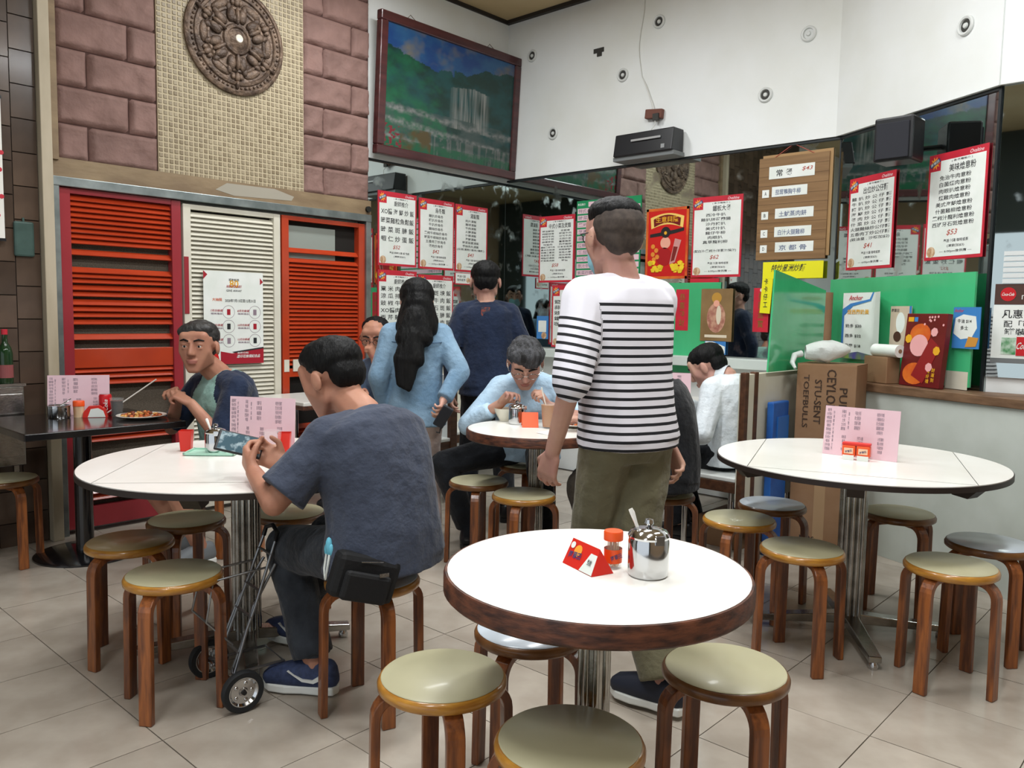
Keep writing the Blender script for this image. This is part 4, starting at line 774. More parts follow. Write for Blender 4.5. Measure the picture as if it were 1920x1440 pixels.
pink_menu('pink printed menu card standing on the booth table by the white-shirted man', 4.62, 2.84, math.radians(-60), .3, .215, 5)
# --- large right table packet
def twin_packet(label, x, y, rz, z=TZ):
    t = empty('condiment_packet', label, 'packet stand', (x, y, z), rz)
    for k in (-1, 1):
        MB().bx((k*.028-.026, -.02, .014), (k*.028+.026, .02, .06)).build('packet', m_orangep, t, bevel=.004); rect(t, 'packet_print', k*.028-.018, k*.028+.018, .026, .05, M('peach_label', '#eec2a0', .5), y=-.0205); text(t, '阿華田', k*.028, .036, .026, .01, m_bluep, y=-.0216, rot=.3); rect(t, 'sachet', k*.028-.022, k*.028+.022, 0, .02, m_paper, y=-.02, t=.004)
    MB().bx((-.055, -.018, .06), (.055, .018, .072)).build('top_ridge', m_redp, t, bevel=.003)
    return t
twin_packet('orange condiment packets in front of the pink menu on the large empty table', 3.448, 1.20, math.radians(-80))
# --- drop-leaf table by the grey man
def tumbler(name, label, x, y, mat, r=.03, h=.085, cat='cup'):
    t = empty(name, label, cat, (x, y, TZ)); MB().lathe([(0, .003), (r*.78, .003), (r*.97, h), (r, h), (r*.8, 0), (0, 0)], 24).build('cup', mat, t, smooth=40); return t
tr = empty('serving_tray', 'small pale green plastic tray under the steel pot', 'tray', (1.585, 3.08, TZ), math.radians(-45)); MB().bx((-.095, -.06, 0), (.095, .06, .005)).build('base', M('mint_plastic', '#a8d3bf', .4), tr, bevel=.004)
MB().bx((-.1, -.065, .003), (.1, -.058, .012)).bx((-.1, .058, .003), (.1, .065, .012)).bx((-.1, -.065, .003), (-.093, .065, .012)).bx((.093, -.065, .003), (.1, .065, .012)).build('rim', M('mint_plastic'), tr)
p_ = sugar_pot('steel sugar pot on the pale green tray', 1.585, 3.06, 1.02, True, math.radians(-42)); p_.location.z = TZ+.006
def holder(label, x, y):
    t = empty('chopstick_holder', label, 'holder', (x, y, TZ), math.radians(-40)); MB().add([(-.02, -.02, 0), (.02, -.02, 0), (.02, .02, 0), (-.02, .02, 0), (-.025, -.025, .085), (.025, -.025, .085), (.025, .025, .085), (-.025, .025, .085)], [(0, 1, 2, 3), (0, 4, 5, 1), (1, 5, 6, 2), (2, 6, 7, 3), (3, 7, 4, 0)]).build('box', m_redp, t, bevel=.003); MB().bx((-.02, -.02, .07), (.02, .02, .072)).build('inner_floor', M('dark_red', '#7d1512', .5), t); return t
h1 = holder('red plastic holder beside the green tray', 1.565, 3.175); h1.location = (1.535, 3.21, TZ)
holder('red plastic holder behind the glass of iced tea', 1.80, 2.90)
t = tent('orange folded sugar packet card behind the phone', 1.70, 2.965, math.radians(-50), .07, .055, red=m_orangep)
def tea(label, x, y, r=.034, h=.11, fill=.45, straw=None, mat=None):
    t = empty('tea_glass', label, 'drink', (x, y, TZ)); MB().lathe([(0, 0), (r*.72, 0), (r, h), (r*.95, h), (r*.68, .005), (0, .005)], 28).build('glass', m_glass, t, smooth=40)
    q = r*.68+(r*.95-r*.68)*fill; MB().lathe([(0, .006), (r*.67, .006), (q-.0012, h*fill), (0, h*fill)], 26).build('drink', mat or m_tea, t, smooth=40)
    if straw: MB().tube([(straw[0]*-.3, straw[1]*-.3, .012), (straw[0], straw[1], straw[2])], .0035, 8).build('straw', m_white, t, smooth=60)
    return t
tea('glass of iced milk tea next to the phone of the grey-shirted man', 1.705, 2.835, .036, .11, .45, None)
# --- middle table
t = empty('soup_bowl', 'cream soup bowl in front of the man in pale blue', 'bowl', (3.226, 3.0, TZ)); MB().lathe([(0, 0), (.03, 0), (.032, .008), (.055, .05), (.06, .07), (.058, .07), (.05, .05), (.028, .012), (0, .01)], 32).build('bowl', M('cream_ceramic', '#ddd9c8', .25, coat=.4), t, smooth=40); MB().lathe([(0, .055), (.054, .055)], 24).build('soup', M('soup', '#b98a55', .3), t)
sugar_pot('steel sugar pot on the table of the man in pale blue', 3.183, 2.872, 1.1, False)
tent('red and orange tent card between steel pot and milk tea', 3.16, 2.76, math.radians(-45), .085, .075, red=m_orangep)
tea('tall glass of milk tea with white straw near the striped-shirt man', 3.195, 2.665, .042, .13, .92, (-.035, .02, .21))
def plate(label, x, y, r=.12, z=TZ, food=('#c4622c', '#d9a45a', '#7d3a1e'), n=70, hgt=.028):
    t = empty('food_plate', label, 'plate', (x, y, z)); MB().lathe([(0, 0), (r*.55, 0), (r*.95, .014), (r, .017), (r*.98, .019), (r*.55, .005), (0, .005)], 40).build('plate', M('white_china', '#e9e5da', .25, coat=.4), t, smooth=40)
    for k, c in enumerate(food):
        mb = MB()
        for i in range(n//len(food)):
            a = random.random()*6.28; q = r*.72*math.sqrt(random.random()); mb.ball((q*math.cos(a), q*math.sin(a), .012+hgt*random.random()*(1-q/r)), (random.uniform(.006, .016), random.uniform(.006, .014), random.uniform(.004, .009)), 7, 5)
        o = mb.build('food_pieces', M('food_'+c[1:], c, .4), t, smooth=60); o['kind'] = 'stuff'
    return t
plate('plate with browned food at the edge of the milk tea table', 3.36, 2.60)
tag(MB().add([(-.05, -.04, 0), (.05, -.05, 0), (.055, .04, .006), (-.04, .05, .002)], [(0, 1, 2, 3)]).build('napkin', m_paper, loc=(3.05, 2.54, TZ)), 'crumpled white paper napkin by the milk tea glass', 'napkin')
# --- black table
t = empty('sauce_pot', 'wide steel sauce pot with spoon on the black table', 'pot', (1.517, 4.60, TZ)); MB().lathe([(0, 0), (.052, 0), (.055, .006), (.055, .062), (.058, .064), (.058, .067), (.05, .067), (.05, .01), (0, .01)], 32).build('body', m_chrome, t, smooth=40); MB().lathe([(0, .063), (.05, .06)], 24).build('lid', m_steel, t); MB().tube([(0, 0, .06), (.05, -.03, .1)], .003, 6).build('spoon_handle', m_steel, t)
t = empty('spice_shaker', 'orange-lidded spice shaker beside the steel sauce pot', 'shaker', (1.60, 4.56, TZ)); MB().lathe([(0, 0), (.025, 0), (.027, .06), (0, .06)], 24).build('body', M('spice', '#b06a35', .4, col2='#d9c2a0', scale=12, stretch=(1, 1, .3)), t, smooth=40); MB().lathe([(0, .06), (.0285, .06), (.0285, .085), (.026, .088), (0, .088)], 24).build('lid', m_orangep, t, smooth=40)
t = empty('tissue_holder', 'red and white tissue holder on the black table', 'tissue holder', (1.665, 4.51, TZ), math.radians(-30)); MB().prism([(-.06, 0), (.06, 0), (.05, .04), (.02, .062), (-.03, .06), (-.055, .03)], -.015, .015).build('card', m_redp, t); MB().prism([(-.035, .002), (.05, .002), (.04, .035), (.015, .05), (-.02, .045)], -.0165, -.015).build('white_print', m_paper, t)
t = empty('drink_can', 'red cola can on the black table', 'drink can', (1.735, 4.56, TZ)); MB().lathe([(0, 0), (.026, 0), (.032, .008), (.032, .105), (.027, .115), (0, .113)], 28).build('body', M('can_red'), t, smooth=40); MB().lathe([(0, .1155), (.026, .116), (.027, .115)], 24).build('lid', m_chrome, t, smooth=40)
q = bpy.data.objects.new('print_panel', None); COL.objects.link(q); q.parent = t; q.rotation_euler = (0, 0, math.radians(-20)); text(q, 'Coke', 0, .06, .06, .022, m_paper, y=-.0325, rot=PI/2, italic=True)
tea('dark cola glass with long white straw on the black table', 1.76, 4.47, .036, .1, .85, (.16, -.12, .2), M('cola', '#1d0f0b', .2))
plate('white plate of orange fried food at the edge of the black table', 1.83, 4.33, .125)
# --- booth table
plate('plate of rice and greens in front of the white-shirted man', 4.40, 2.70, .13, food=('#e8e3cf', '#d8c27a', '#c9cf9a'), n=90, hgt=.05); tea('glass of lemon tea on the booth table', 4.42, 2.93, .036, .12, .6, (.03, -.02, .19), M('lemon_tea', '#a85a1c', .2))
# --- plastic bag on the tea carton
bgm = MB(); vs = []; n1, n2 = 18, 10
for j in range(n2+1):
    for i in range(n1):
        t_ = j/n2; a = 2*PI*i/n1; r = .075*math.sin(PI*min(1, .14+t_*.84))**.6*(1+.25*noise.noise(V((math.cos(a)*2, math.sin(a)*2, t_*5)))); vs.append((-.11+.24*t_, r*1.0*math.cos(a), .062+.015*t_+r*.8*math.sin(a)))
bgm.add(vs, [(j*n1+i, j*n1+(i+1) % n1, (j+1)*n1+(i+1) % n1, (j+1)*n1+i) for j in range(n2) for i in range(n1)])
t = empty('plastic_bag', 'crumpled translucent white plastic bag on the tea carton', 'bag', (4.60, 1.80, 1.085), math.radians(-60)); m_bag = M('bag_film', '#e6ebe8', .25, trans=.25, ior=1.1, bump=.3, bscale=30)
bgm.build('bag', m_bag, t, smooth=60); MB().tube([(-.13, 0, .05), (-.17, -.02, .04), (-.185, -.06, .0), (-.17, -.09, -.03)], [.02, .018, .014, .008], 8).build('tail', m_bag, t, smooth=60)

# ================================================================= PEOPLE
def skin_mat(name, a, b):
    m = M(name, a, .5, col2=b, scale=9, bump=.05, bscale=160, spec=.35); m.node_tree.nodes['Principled BSDF'].inputs['Subsurface Weight'].default_value = .08; return m
SK1 = skin_mat('skin_light', '#c39a85', '#b5877a'); SK2 = skin_mat('skin_tan', '#b5846c', '#a6735e'); m_lip = M('lip', '#a5685c', .45)
m_hair = M('black_hair', '#0b0b0c', .55, col2='#141414', scale=30, stretch=(1, 1, .2), spec=.2, bump=.3, bscale=60, bstretch=(3, 3, .4)); m_hairg = M('grey_hair', '#161617', .5, col2='#4b4c50', scale=26, stretch=(2, 1, .3), bump=.6, bscale=70, bstretch=(3, 3, .4))
m_hairf = M('shaved_hair', '#38302b', .8, col2='#4d433c', scale=40); m_eye = M('eye_white', '#d9d4cc', .25); m_iris = M('eye_iris', '#1d1512', .2)
REM = []
def sph(c, r, n=10, k=7):
    c = V(c); out = [c+V((0, 0, -r)), c+V((0, 0, r))]
    for j in range(1, k):
        t = -PI/2+PI*j/k; out += [c+V((r*math.cos(t)*math.cos(2*PI*i/n), r*math.cos(t)*math.sin(2*PI*i/n), r*math.sin(t))) for i in range(n)]
    return out
def hull(pts):
    bm = bmesh.new()
    for p in pts: bm.verts.new(p)
    r = bmesh.ops.convex_hull(bm, input=bm.verts); bmesh.ops.delete(bm, geom=[g for g in r['geom_interior'] if isinstance(g, bmesh.types.BMVert)], context='VERTS')
    bm.verts.index_update(); vs = [v.co.copy() for v in bm.verts]; fs = [tuple(v.index for v in f.verts) for f in bm.faces]; bm.free(); return vs, fs
def cone(a, ra, b, rb): return hull(sph(a, ra)+sph(b, rb))
def frus(a, ra, b, rb, n=14):
    x, y, d = basis(V(b)-V(a)); P_ = []
    for p, r in ((V(a), ra), (V(b), rb)): P_ += [p+x*math.cos(2*PI*i/n)*r+y*math.sin(2*PI*i/n)*r for i in range(n)]
    return hull(P_)
def spheres(l, T=None): 
    P_ = []
    for *c, r in l: P_ += sph(T @ V(c) if T else V(c), r)
    return hull(P_)
def ell(c, r, T=None, n=14, k=9):
    P_ = [V((c[0]+p.x*r[0], c[1]+p.y*r[1], c[2]+p.z*r[2])) for p in sph((0, 0, 0), 1, n, k)]
    return hull([T @ p for p in P_] if T else P_)
def queue(prims, name, parent, mats, voxel=.006, smooth=4, post=None):
    mb = MB()
    for vs, fs in prims: mb.add(vs, fs)
    me = mb.mesh(name, mats); bm = bmesh.new(); bm.from_mesh(me); bmesh.ops.recalc_face_normals(bm, faces=bm.faces); bm.to_mesh(me); bm.free()
    o = bpy.data.objects.new('sculpt', me); COL.objects.link(o)
    m = o.modifiers.new('r', 'REMESH'); m.mode = 'VOXEL'; m.voxel_size = voxel; m.use_smooth_shade = True
    if smooth: s = o.modifiers.new('s', 'SMOOTH'); s.factor = .5; s.iterations = smooth
    REM.append((o, name, parent, mats, post))
def flush():
    bpy.context.view_layer.update(); dg = bpy.context.evaluated_depsgraph_get(); out = []
    for o, name, parent, mats, post in REM: out.append(bpy.data.meshes.new_from_object(o.evaluated_get(dg)))
    for (o, name, parent, mats, post), me in zip(REM, out):
        me.materials.clear()
        for m in (mats if isinstance(mats, (list, tuple)) else [mats]): me.materials.append(m)
        if post: post(me)
        me.polygons.foreach_set('use_smooth', [True]*len(me.polygons)); me.name = name; link(name, me, parent)
        old = o.data; bpy.data.objects.remove(o); bpy.data.meshes.remove(old)
    REM.clear()
def getco(me):
    co = np.empty(len(me.vertices)*3); me.vertices.foreach_get('co', co); return co.reshape(-1, 3)
def wrinkle(amp, freq, st=(1, 1, 1), fine=.3):
    def f(me):
        co = getco(me); no = np.empty(len(co)*3); me.vertices.foreach_get('normal', no); no = no.reshape(-1, 3)
        d = np.array([noise.noise(V((p[0]*freq*st[0], p[1]*freq*st[1], p[2]*freq*st[2])))+fine*noise.noise(V((p[0]*freq*3*st[0], p[1]*freq*3*st[1], p[2]*freq*2.2*st[2]))) for p in co])
        co += no*(d*amp)[:, None]; me.vertices.foreach_set('co', co.ravel()); me.update()
    return f
def ik(a, b, l1, l2, hint):
    a, b = V(a), V(b); d = b-a; L = d.length; u = d.normalized()
    if L >= l1+l2: return a+u*(L*l1/(l1+l2))
    x = (l1*l1-l2*l2+L*L)/(2*L); h = math.sqrt(max(0, l1*l1-x*x)); hv = V(hint); hv = (hv-u*hv.dot(u)).normalized(); return a+u*x+hv*h
def headmat(H, look, s, tilt=0):
    f = V(look).normalized(); x = f.cross(V((0, 0, 1))).normalized(); z = x.cross(f); sx = s*1.06
    if tilt: z, x = z*math.cos(tilt)+x*math.sin(tilt), x*math.cos(tilt)-z*math.sin(tilt)
    return Matrix(((x.x*sx, f.x*s, z.x*s, H[0]), (x.y*sx, f.y*s, z.y*s, H[1]), (x.z*sx, f.z*s, z.z*s, H[2]), (0, 0, 0, 1)))
def hand(W, d, n, side, curl, s):
    W = V(W); d = V(d).normalized(); n = V(n); n = (n-d*n.dot(d)).normalized(); t = d.cross(n)*side; out = []
    out.append(hull(sph(W+d*.0*s, .021*s)+sph(W+d*.02*s+t*.02*s, .015*s)+sph(W+d*.02*s-t*.02*s, .015*s)+sph(W+d*.085*s+t*.031*s, .0115*s)+sph(W+d*.08*s-t*.031*s, .011*s)))
    for i in range(4):
        L = (.07, .077, .071, .056)[i]*s; p = W+d*(.086-.004*abs(i-1))*s+t*(.031-.0205*i)*s; a = 0
        for q, (fr, k) in enumerate(((.45, .9), (.31, 1.15), (.24, .8))):
            a += curl*k*(1+.12*i); e = p+(d*math.cos(a)+n*math.sin(a))*L*fr+t*(.004*(1-i)*(q == 0))*s; out.append(cone(p, (.0092-.0008*q)*s, e, (.0086-.0009*q)*s)); p = e
    p = W+d*.028*s+t*.026*s; e = p+(d*.62+t*.62+n*(.25+.3*curl)).normalized()*.045*s; out.append(cone(p, .0135*s, e, .0105*s)); e2 = e+(d*.85+t*(.25-.4*curl)+n*(.3+.5*curl)).normalized()*.032*s; out.append(cone(e, .0104*s, e2, .0085*s))
    return out
RINGS = [(-.14, .105, .085, 0), (0, .165, .118, -.005), (.2, .15, .112, .0), (.45, .15, .112, .008), (.7, .165, .115, .01), (.86, .165, .098, 0), (.95, .11, .075, -.008), (1.0, .066, .058, -.01)]
def person(label, P, N, H, look, F, wr, hd, an, eh, kh=None, s=1, g=1, skin=None, tilt=0, fd=None, Fc=None, hunch=.0, face=True, shw=.152, lens=None, shoe=None, hs=1.1):
    """joints in room coordinates; returns the thing and everything the clothes need"""
    t = empty('person', label, 'person', (0, 0, 0)); P, N, H = V(P), V(N), V(H); skin = skin or SK1
    F = V((F[0], F[1], 0)).normalized(); Fc = V((*Fc, 0)).normalized() if Fc else F
    Rp = V((F.y, -F.x, 0)); Rc = V((Fc.y, -Fc.x, 0)); j = dict(P=P, N=N, H=H, F=F, Rp=Rp, Rc=Rc, s=s, g=g, t=t)
    up = (N-P).normalized(); back = Rc.cross(up).normalized()*-1 if False else (up.cross(Rc)).normalized()*-1
    j['mid'] = (P+N)/2+back*hunch
    def spine(q): return P*(1-q)**2+j['mid']*2*q*(1-q)+N*q*q if 0 <= q <= 1 else (P+(j['mid']-P)*2*q if q < 0 else N)
    j['spine'] = spine
    sh = [N-up*.07*s+Rc*shw*s*k-back*.01 for k in (-1, 1)]; j['sh'] = sh
    l1, l2 = lens or (.285*s, .25*s); j['el'] = [ik(sh[k], wr[k], l1, l2, eh[k]) for k in (0, 1)]; j['wr'] = [V(w) for w in wr]
    hip = [P+Rp*.086*s*k for k in (-1, 1)]; j['hip'] = hip; j['an'] = [V(a) for a in an]
    kh = kh or [F, F]; j['kn'] = [ik(hip[k], an[k], .43*s, .42*s, kh[k]) for k in (0, 1)]
    j['fd'] = [V((*f, 0)).normalized() for f in fd] if fd else [F, F]
    def rings(off, q0, q1, flare=0):
        out = []; prev = None; L = [r for r in RINGS if q0 <= r[0] <= q1]
        for q, hw, hdp, o in L:
            c = spine(q); e = .02; tan = (spine(min(1, q+e))-spine(max(-.1, q-e))).normalized(); w = min(1, max(0, q)); rr = (Rp*(1-w)+Rc*w); rr = (rr-tan*rr.dot(tan)).normalized(); ff = tan.cross(rr)
            hw2, hd2 = hw*s*g+off, hdp*s*(g*1.0)+off
            pts = [c+ff*o+rr*hw2*math.copysign(abs(math.cos(a))**.8, math.cos(a))+ff*hd2*math.copysign(abs(math.sin(a))**.9, math.sin(a)) for a in (2*PI*i/20 for i in range(20))]
            if prev: out.append(hull(prev+pts))
            prev = pts
        return out
    j['rings'] = rings
    T = headmat(H, look, s*hs, tilt); j['T'] = T
    b = rings(0, -.2, 1)
    b += [cone(T @ V((0, -.02, -.05)), .056*s, N, .064*s)]
    for k in (0, 1):
        b += [cone(N-up*.02, .05*s, sh[k], .056*s), cone(sh[k], .052*s*g**.5, j['el'][k], .04*s), cone(j['el'][k], .041*s, j['wr'][k], .0265*s)]
        a = j['an'][k]; f = j['fd'][k]
        b += [cone(hip[k], .08*s*g**.5, j['kn'][k], .058*s), cone(j['kn'][k], .057*s, a, .038*s), spheres([(*(a-f*.035+V((0, 0, -.035))), .028*s), (*(a+f*.12+V((0, 0, -.045))), .026*s), (*a, .034*s)])]
        hdir, pn, curl = hd[k]; hdir = V(hdir) if hdir else (j['wr'][k]-j['el'][k])
        b += hand(j['wr'][k], hdir, pn, -1 if k == 0 else 1, curl, s)
    b += [ell((0, -.012, .035), (.076, .094, .082), T), spheres([(sx*.04, .052, .055, .028) for sx in (-1, 1)]+[(sx*.052, .05, -.012, .02) for sx in (-1, 1)]+[(sx*.05, .0, -.06, .02) for sx in (-1, 1)]+[(sx*.014, .066, -.098, .017) for sx in (-1, 1)]+[(0, -.06, -.03, .04)], T)]
    for sx in (-1, 1):
        b += [spheres([(sx*.014, .079, .033, .009), (sx*.05, .064, .034, .01)], T), ell((sx*.081, -.012, -.002), (.008, .02, .032), T), ell((sx*.084, -.008, -.006), (.006, .012, .022), T)]
        if face: b += [ell((sx*.031, .074, .0205), (.018, .0105, .0075), T), ell((sx*.031, .074, .0025), (.016, .009, .006), T)]
    b += [spheres([(0, .084, .022, .009), (0, .105, -.02, .0105), (.013, .09, -.025, .009), (-.013, .09, -.025, .009)], T), ell((0, .085, -.0525), (.024, .012, .0065), T), ell((0, .084, -.0655), (.02, .012, .007), T)]
    Ti = T.inverted()
    def lips(me):
        me.materials.append(m_lip); co = getco(me); c = np.array([list(p.center) for p in me.polygons]); M_ = np.array(Ti); h = c @ M_[:3, :3].T+M_[:3, 3]
        inside = ((h[:, 0]/.023)**2+((h[:, 2]+.0585)/.011)**2 < 1) & (h[:, 1] > .075); me.polygons.foreach_set('material_index', inside.astype(int).tolist())
    queue(b, 'body', t, [skin], .0055, 3, lips)
    if face:
        for sx in (-1, 1):
            e = MB(); 
            for c, r, mi in (((sx*.031, .0695, .0115), .0125, 0), ((sx*.031, .0768, .0112), .0066, 1)): e.ball(c, r, 12, 8, mi)
            o = e.build('eye', [m_eye, m_iris], t, smooth=60); o.matrix_local = T
            o = MB().tube([(sx*.012, .089, .036), (sx*.032, .084, .043), (sx*.052, .072, .037)], [.0035, .0045, .003], 6).build('eyebrow', m_hair, t, smooth=60); o.matrix_local = T
    j['shoe'] = shoe
    return j
def hair(j, prims, mat, name='hair', amp=.004, freq=55, st=(1, 1, .35), voxel=.006):
    queue([ell(c, r, j['T']) if len(c) == 3 else c for c, r in prims], name, j['t'], [mat], voxel, 2, wrinkle(amp, freq, st, .6))
SHORT = [((0, -.028, .056), (.084, .096, .076)), ((0, -.066, .005), (.068, .05, .06))]
def shirt(j, mat, name='shirt', sleeve=.6, hem=-.05, off=.014, cuff=.0, neck=1.0, long=0, mats=None, post=None, drop=.06, fl=.01, collar=None, amp=.006, st=(1, 1, .5)):
    s = j['s']; b = j['rings'](off, 0, .96)+[j['rings'](off*.5, .9, 1.0)[-1]]
    up0 = (j['spine'](.1)-j['spine'](0)).normalized(); c0 = j['spine'](0); hw, hd_ = .165*s*j['g']+off, .118*s*j['g']+off; F, R_ = j['F'], j['Rp']
    pts = [c0+F*-.005+R_*hw*math.cos(a)+F*hd_*math.sin(a) for a in (2*PI*i/20 for i in range(20))]; b.append(hull(pts+[c0-up0*drop+R_*(hw+fl)*math.cos(a)+F*(hd_+fl)*math.sin(a) for a in (2*PI*i/20 for i in range(20))]))
    for k in (0, 1):
        sh, el, wr = j['sh'][k], j['el'][k], j['wr'][k]; r0 = .056*s*j['g']**.5+off
        b.append(cone(j['N']-(j['N']-j['P']).normalized()*.03*s, .05*s+off*.7, sh, r0))
        if long:
            e = el.lerp(wr, long); b += [cone(sh, r0, el, .044*s+off*.9), cone(el, .044*s+off*.9, el.lerp(wr, long*.85), .033*s+off*.7), frus(el.lerp(wr, long*.8), .034*s+off*.75, e, .033*s+off*.75)]
        else:
            e = sh.lerp(el, sleeve); b += [cone(sh, r0, sh.lerp(el, sleeve*.7), .052*s+off), frus(sh.lerp(el, sleeve*.3), .055*s+off, e, .052*s+off+cuff)]
    w = wrinkle(amp, 9, st)
    def pp(me):
        w(me)
        if post: post(me)
    queue(b, name, j['t'], mats or [mat], .0075, 5, pp)
    if collar:
        T = j['T']; n = j['N']; hd2 = T @ V((0, -.02, -.05)); ax_ = (hd2-n).normalized(); c = n+ax_*.01; x, y, _ = basis(ax_); pr = []
        pts = [(c+(x*math.cos(a)+y*math.sin(a))*.066*s, c+ax_*.045+(x*math.cos(a)+y*math.sin(a))*.062*s) for a in (2*PI*i/24 for i in range(24))]
        q = MB(); q.add([p for ab in pts for p in ab]+[c+(p-c)*1.1-ax_*.012 for p, _ in pts], [(2*i, 2*((i+1) % 24), 2*((i+1) % 24)+1, 2*i+1) for i in range(24)]+[(2*i+1, 2*((i+1) % 24)+1, 48+(i+1) % 24, 48+i) for i in range(24)]); q.build('collar', collar, j['t'], smooth=50)
def trousers(j, mat, name='trousers', off=.014, length=.97, top=.12, wide=.012, amp=.006):
    s = j['s']; b = j['rings'](off*.6, -.2, .05)
    for k in (0, 1):
        h, kn, an = j['hip'][k], j['kn'][k], j['an'][k]; e = kn.lerp(an, max(.02, length-1 if length > 1 else length)); rk = .06*s+off+wide*.3
        b.append(cone(h, .082*s*j['g']**.5+off, kn, rk))
        if length > .3: b += [cone(kn, rk, kn.lerp(an, length*.8), .043*s+off+wide), frus(kn.lerp(an, length*.7), .044*s+off+wide, e, .043*s+off+wide)]
        else: b.append(frus(h.lerp(kn, .6), .075*s+off, kn.lerp(an, length), .066*s+off+wide))
    queue(b, name, j['t'], [mat], .0075, 4, wrinkle(amp, 8, (1, 1, 1.4)))
def shoes(j, up_m, sole_m, name='shoe', swoosh=None):
    for k in (0, 1):
        a, f = j['an'][k], j['fd'][k]; z0 = a.z-.085; sd = V((-f.y, f.x, 0)); g0 = V((a.x, a.y, z0)); c = lambda u, v, z: g0+f*u+sd*v+V((0, 0, z))
        u = MB(); vs, fs = spheres([(*c(-.05, 0, .05), .036), (*c(-.045, 0, .085), .034), (*c(.02, 0, .08), .042), (*c(.09, .008, .055), .04), (*c(.16, .012, .046), .03), (*c(.16, -.014, .046), .03), (*c(.09, -.012, .05), .038)]); u.add(vs, fs); o = u.build(name, up_m, j['t'], smooth=60)
        out = [(-.085, 0), (-.075, .03), (-.03, .036), (.04, .036), (.1, .046), (.16, .04), (.195, .01), (.19, -.025), (.16, -.043), (.1, -.046), (.04, -.036), (-.03, -.036), (-.075, -.03)]
        m = len(out); MB().add([c(p, q, 0) for p, q in out]+[c(p, q, .03) for p, q in out], [tuple(range(m)), tuple(reversed(range(m, 2*m)))]+[(i, (i+1) % m, m+(i+1) % m, m+i) for i in range(m)]).build('sole', sole_m, o, bevel=.006)
        if swoosh:
            for sg in (-1, 1):
                q = MB(); pts = [(-.03, .075), (-.005, .058), (.03, .06), (.085, .085), (.03, .052), (-.01, .047), (-.035, .06)]; ll = [c(x_, sg*(.046 if x_ < .03 else .05), z_) for x_, z_ in pts]; q.add(ll+[p-sd*sg*.012 for p in ll], [tuple(range(7)), tuple(reversed(range(7, 14)))]+[(i, (i+1) % 7, 7+(i+1) % 7, 7+i) for i in range(7)]); q.build('swoosh', swoosh, o)
def glasses(j, mat, r=.021):
    g = MB()
    for sx in (-1, 1):
        g.tube([(sx*.032+r*1.1*math.cos(a), .097-abs(math.cos(a)*.003), .008+r*.85*math.sin(a)) for a in (2*PI*i/18 for i in range(18))], .0016, 6, closed=True)
        g.tube([(sx*.055, .094, .014), (sx*.08, .06, .016), (sx*.086, -.01, .014), (sx*.085, -.025, .0)], .0018, 6)
    g.tube([(-.01, .1, .012), (0, .104, .015), (.01, .1, .012)], .0015, 6); o = g.build('glasses', mat, j['t'], smooth=60); o.matrix_local = j['T']
def mask(j, mat):
    queue([spheres([(0, .104, -.03, .014), (.045, .058, -.02, .014), (-.045, .058, -.02, .014), (.045, .05, -.075, .016), (-.045, .05, -.075, .016), (0, .086, -.1, .02)], j['T'])], 'face_mask', j['t'], [mat], .005, 2)
    o = MB().tube([(.05, .055, -.03), (.08, .0, .02), (.088, -.015, .0)], .0015, 5).tube([(-.05, .055, -.03), (-.08, .0, .02), (-.088, -.015, .0)], .0015, 5).build('mask_loop', m_white, j['t'], smooth=60); o.matrix_local = j['T']
def near_arm(j, c, extra=0):
    """distance margin to the arms minus margin to the trunk: negative on the sleeves"""
    def seg(p, a, b): ab = b-a; u = np.clip(((p-a) @ ab)/(ab @ ab), 0, 1); return np.linalg.norm(p-(a+u[:, None]*ab), axis=1), u
    A = np.array; dt = seg(c, A(j['P']), A(j['N']))[0]-.15*j['s']; best = np.full(len(c), 9.); along = np.zeros(len(c))
    for k in (0, 1):
        st_ = A(j['sh'][k])+(A(j['N'])-A(j['sh'][k]))*extra
        d1, u1 = seg(c, st_, A(j['el'][k])); d2, u2 = seg(c, A(j['el'][k]), A(j['wr'][k])); L1 = np.linalg.norm(A(j['el'][k])-st_); L2 = np.linalg.norm(A(j['wr'][k])-A(j['el'][k]))
        d = np.minimum(d1, d2)-.055; al = np.where(d1 < d2, u1*L1, L1+u2*L2); m = d < best; best = np.where(m, d, best); along = np.where(m, al, along)
    return best-dt, along
cloth = lambda n, a, b=None, r=.85, sc=10: M(n, a, r, col2=b, scale=sc, bump=.5, bscale=26, spec=.2, sheen=.15)
jean = cloth('black_denim', '#23262b', '#383d44'); black_t = cloth('black_trousers', '#17191d', '#1f2227'); m_navy = cloth('navy_cotton', '#1b2438', '#202b42')
dn, up_ = V((0, 0, -1)), V((0, 0, 1))
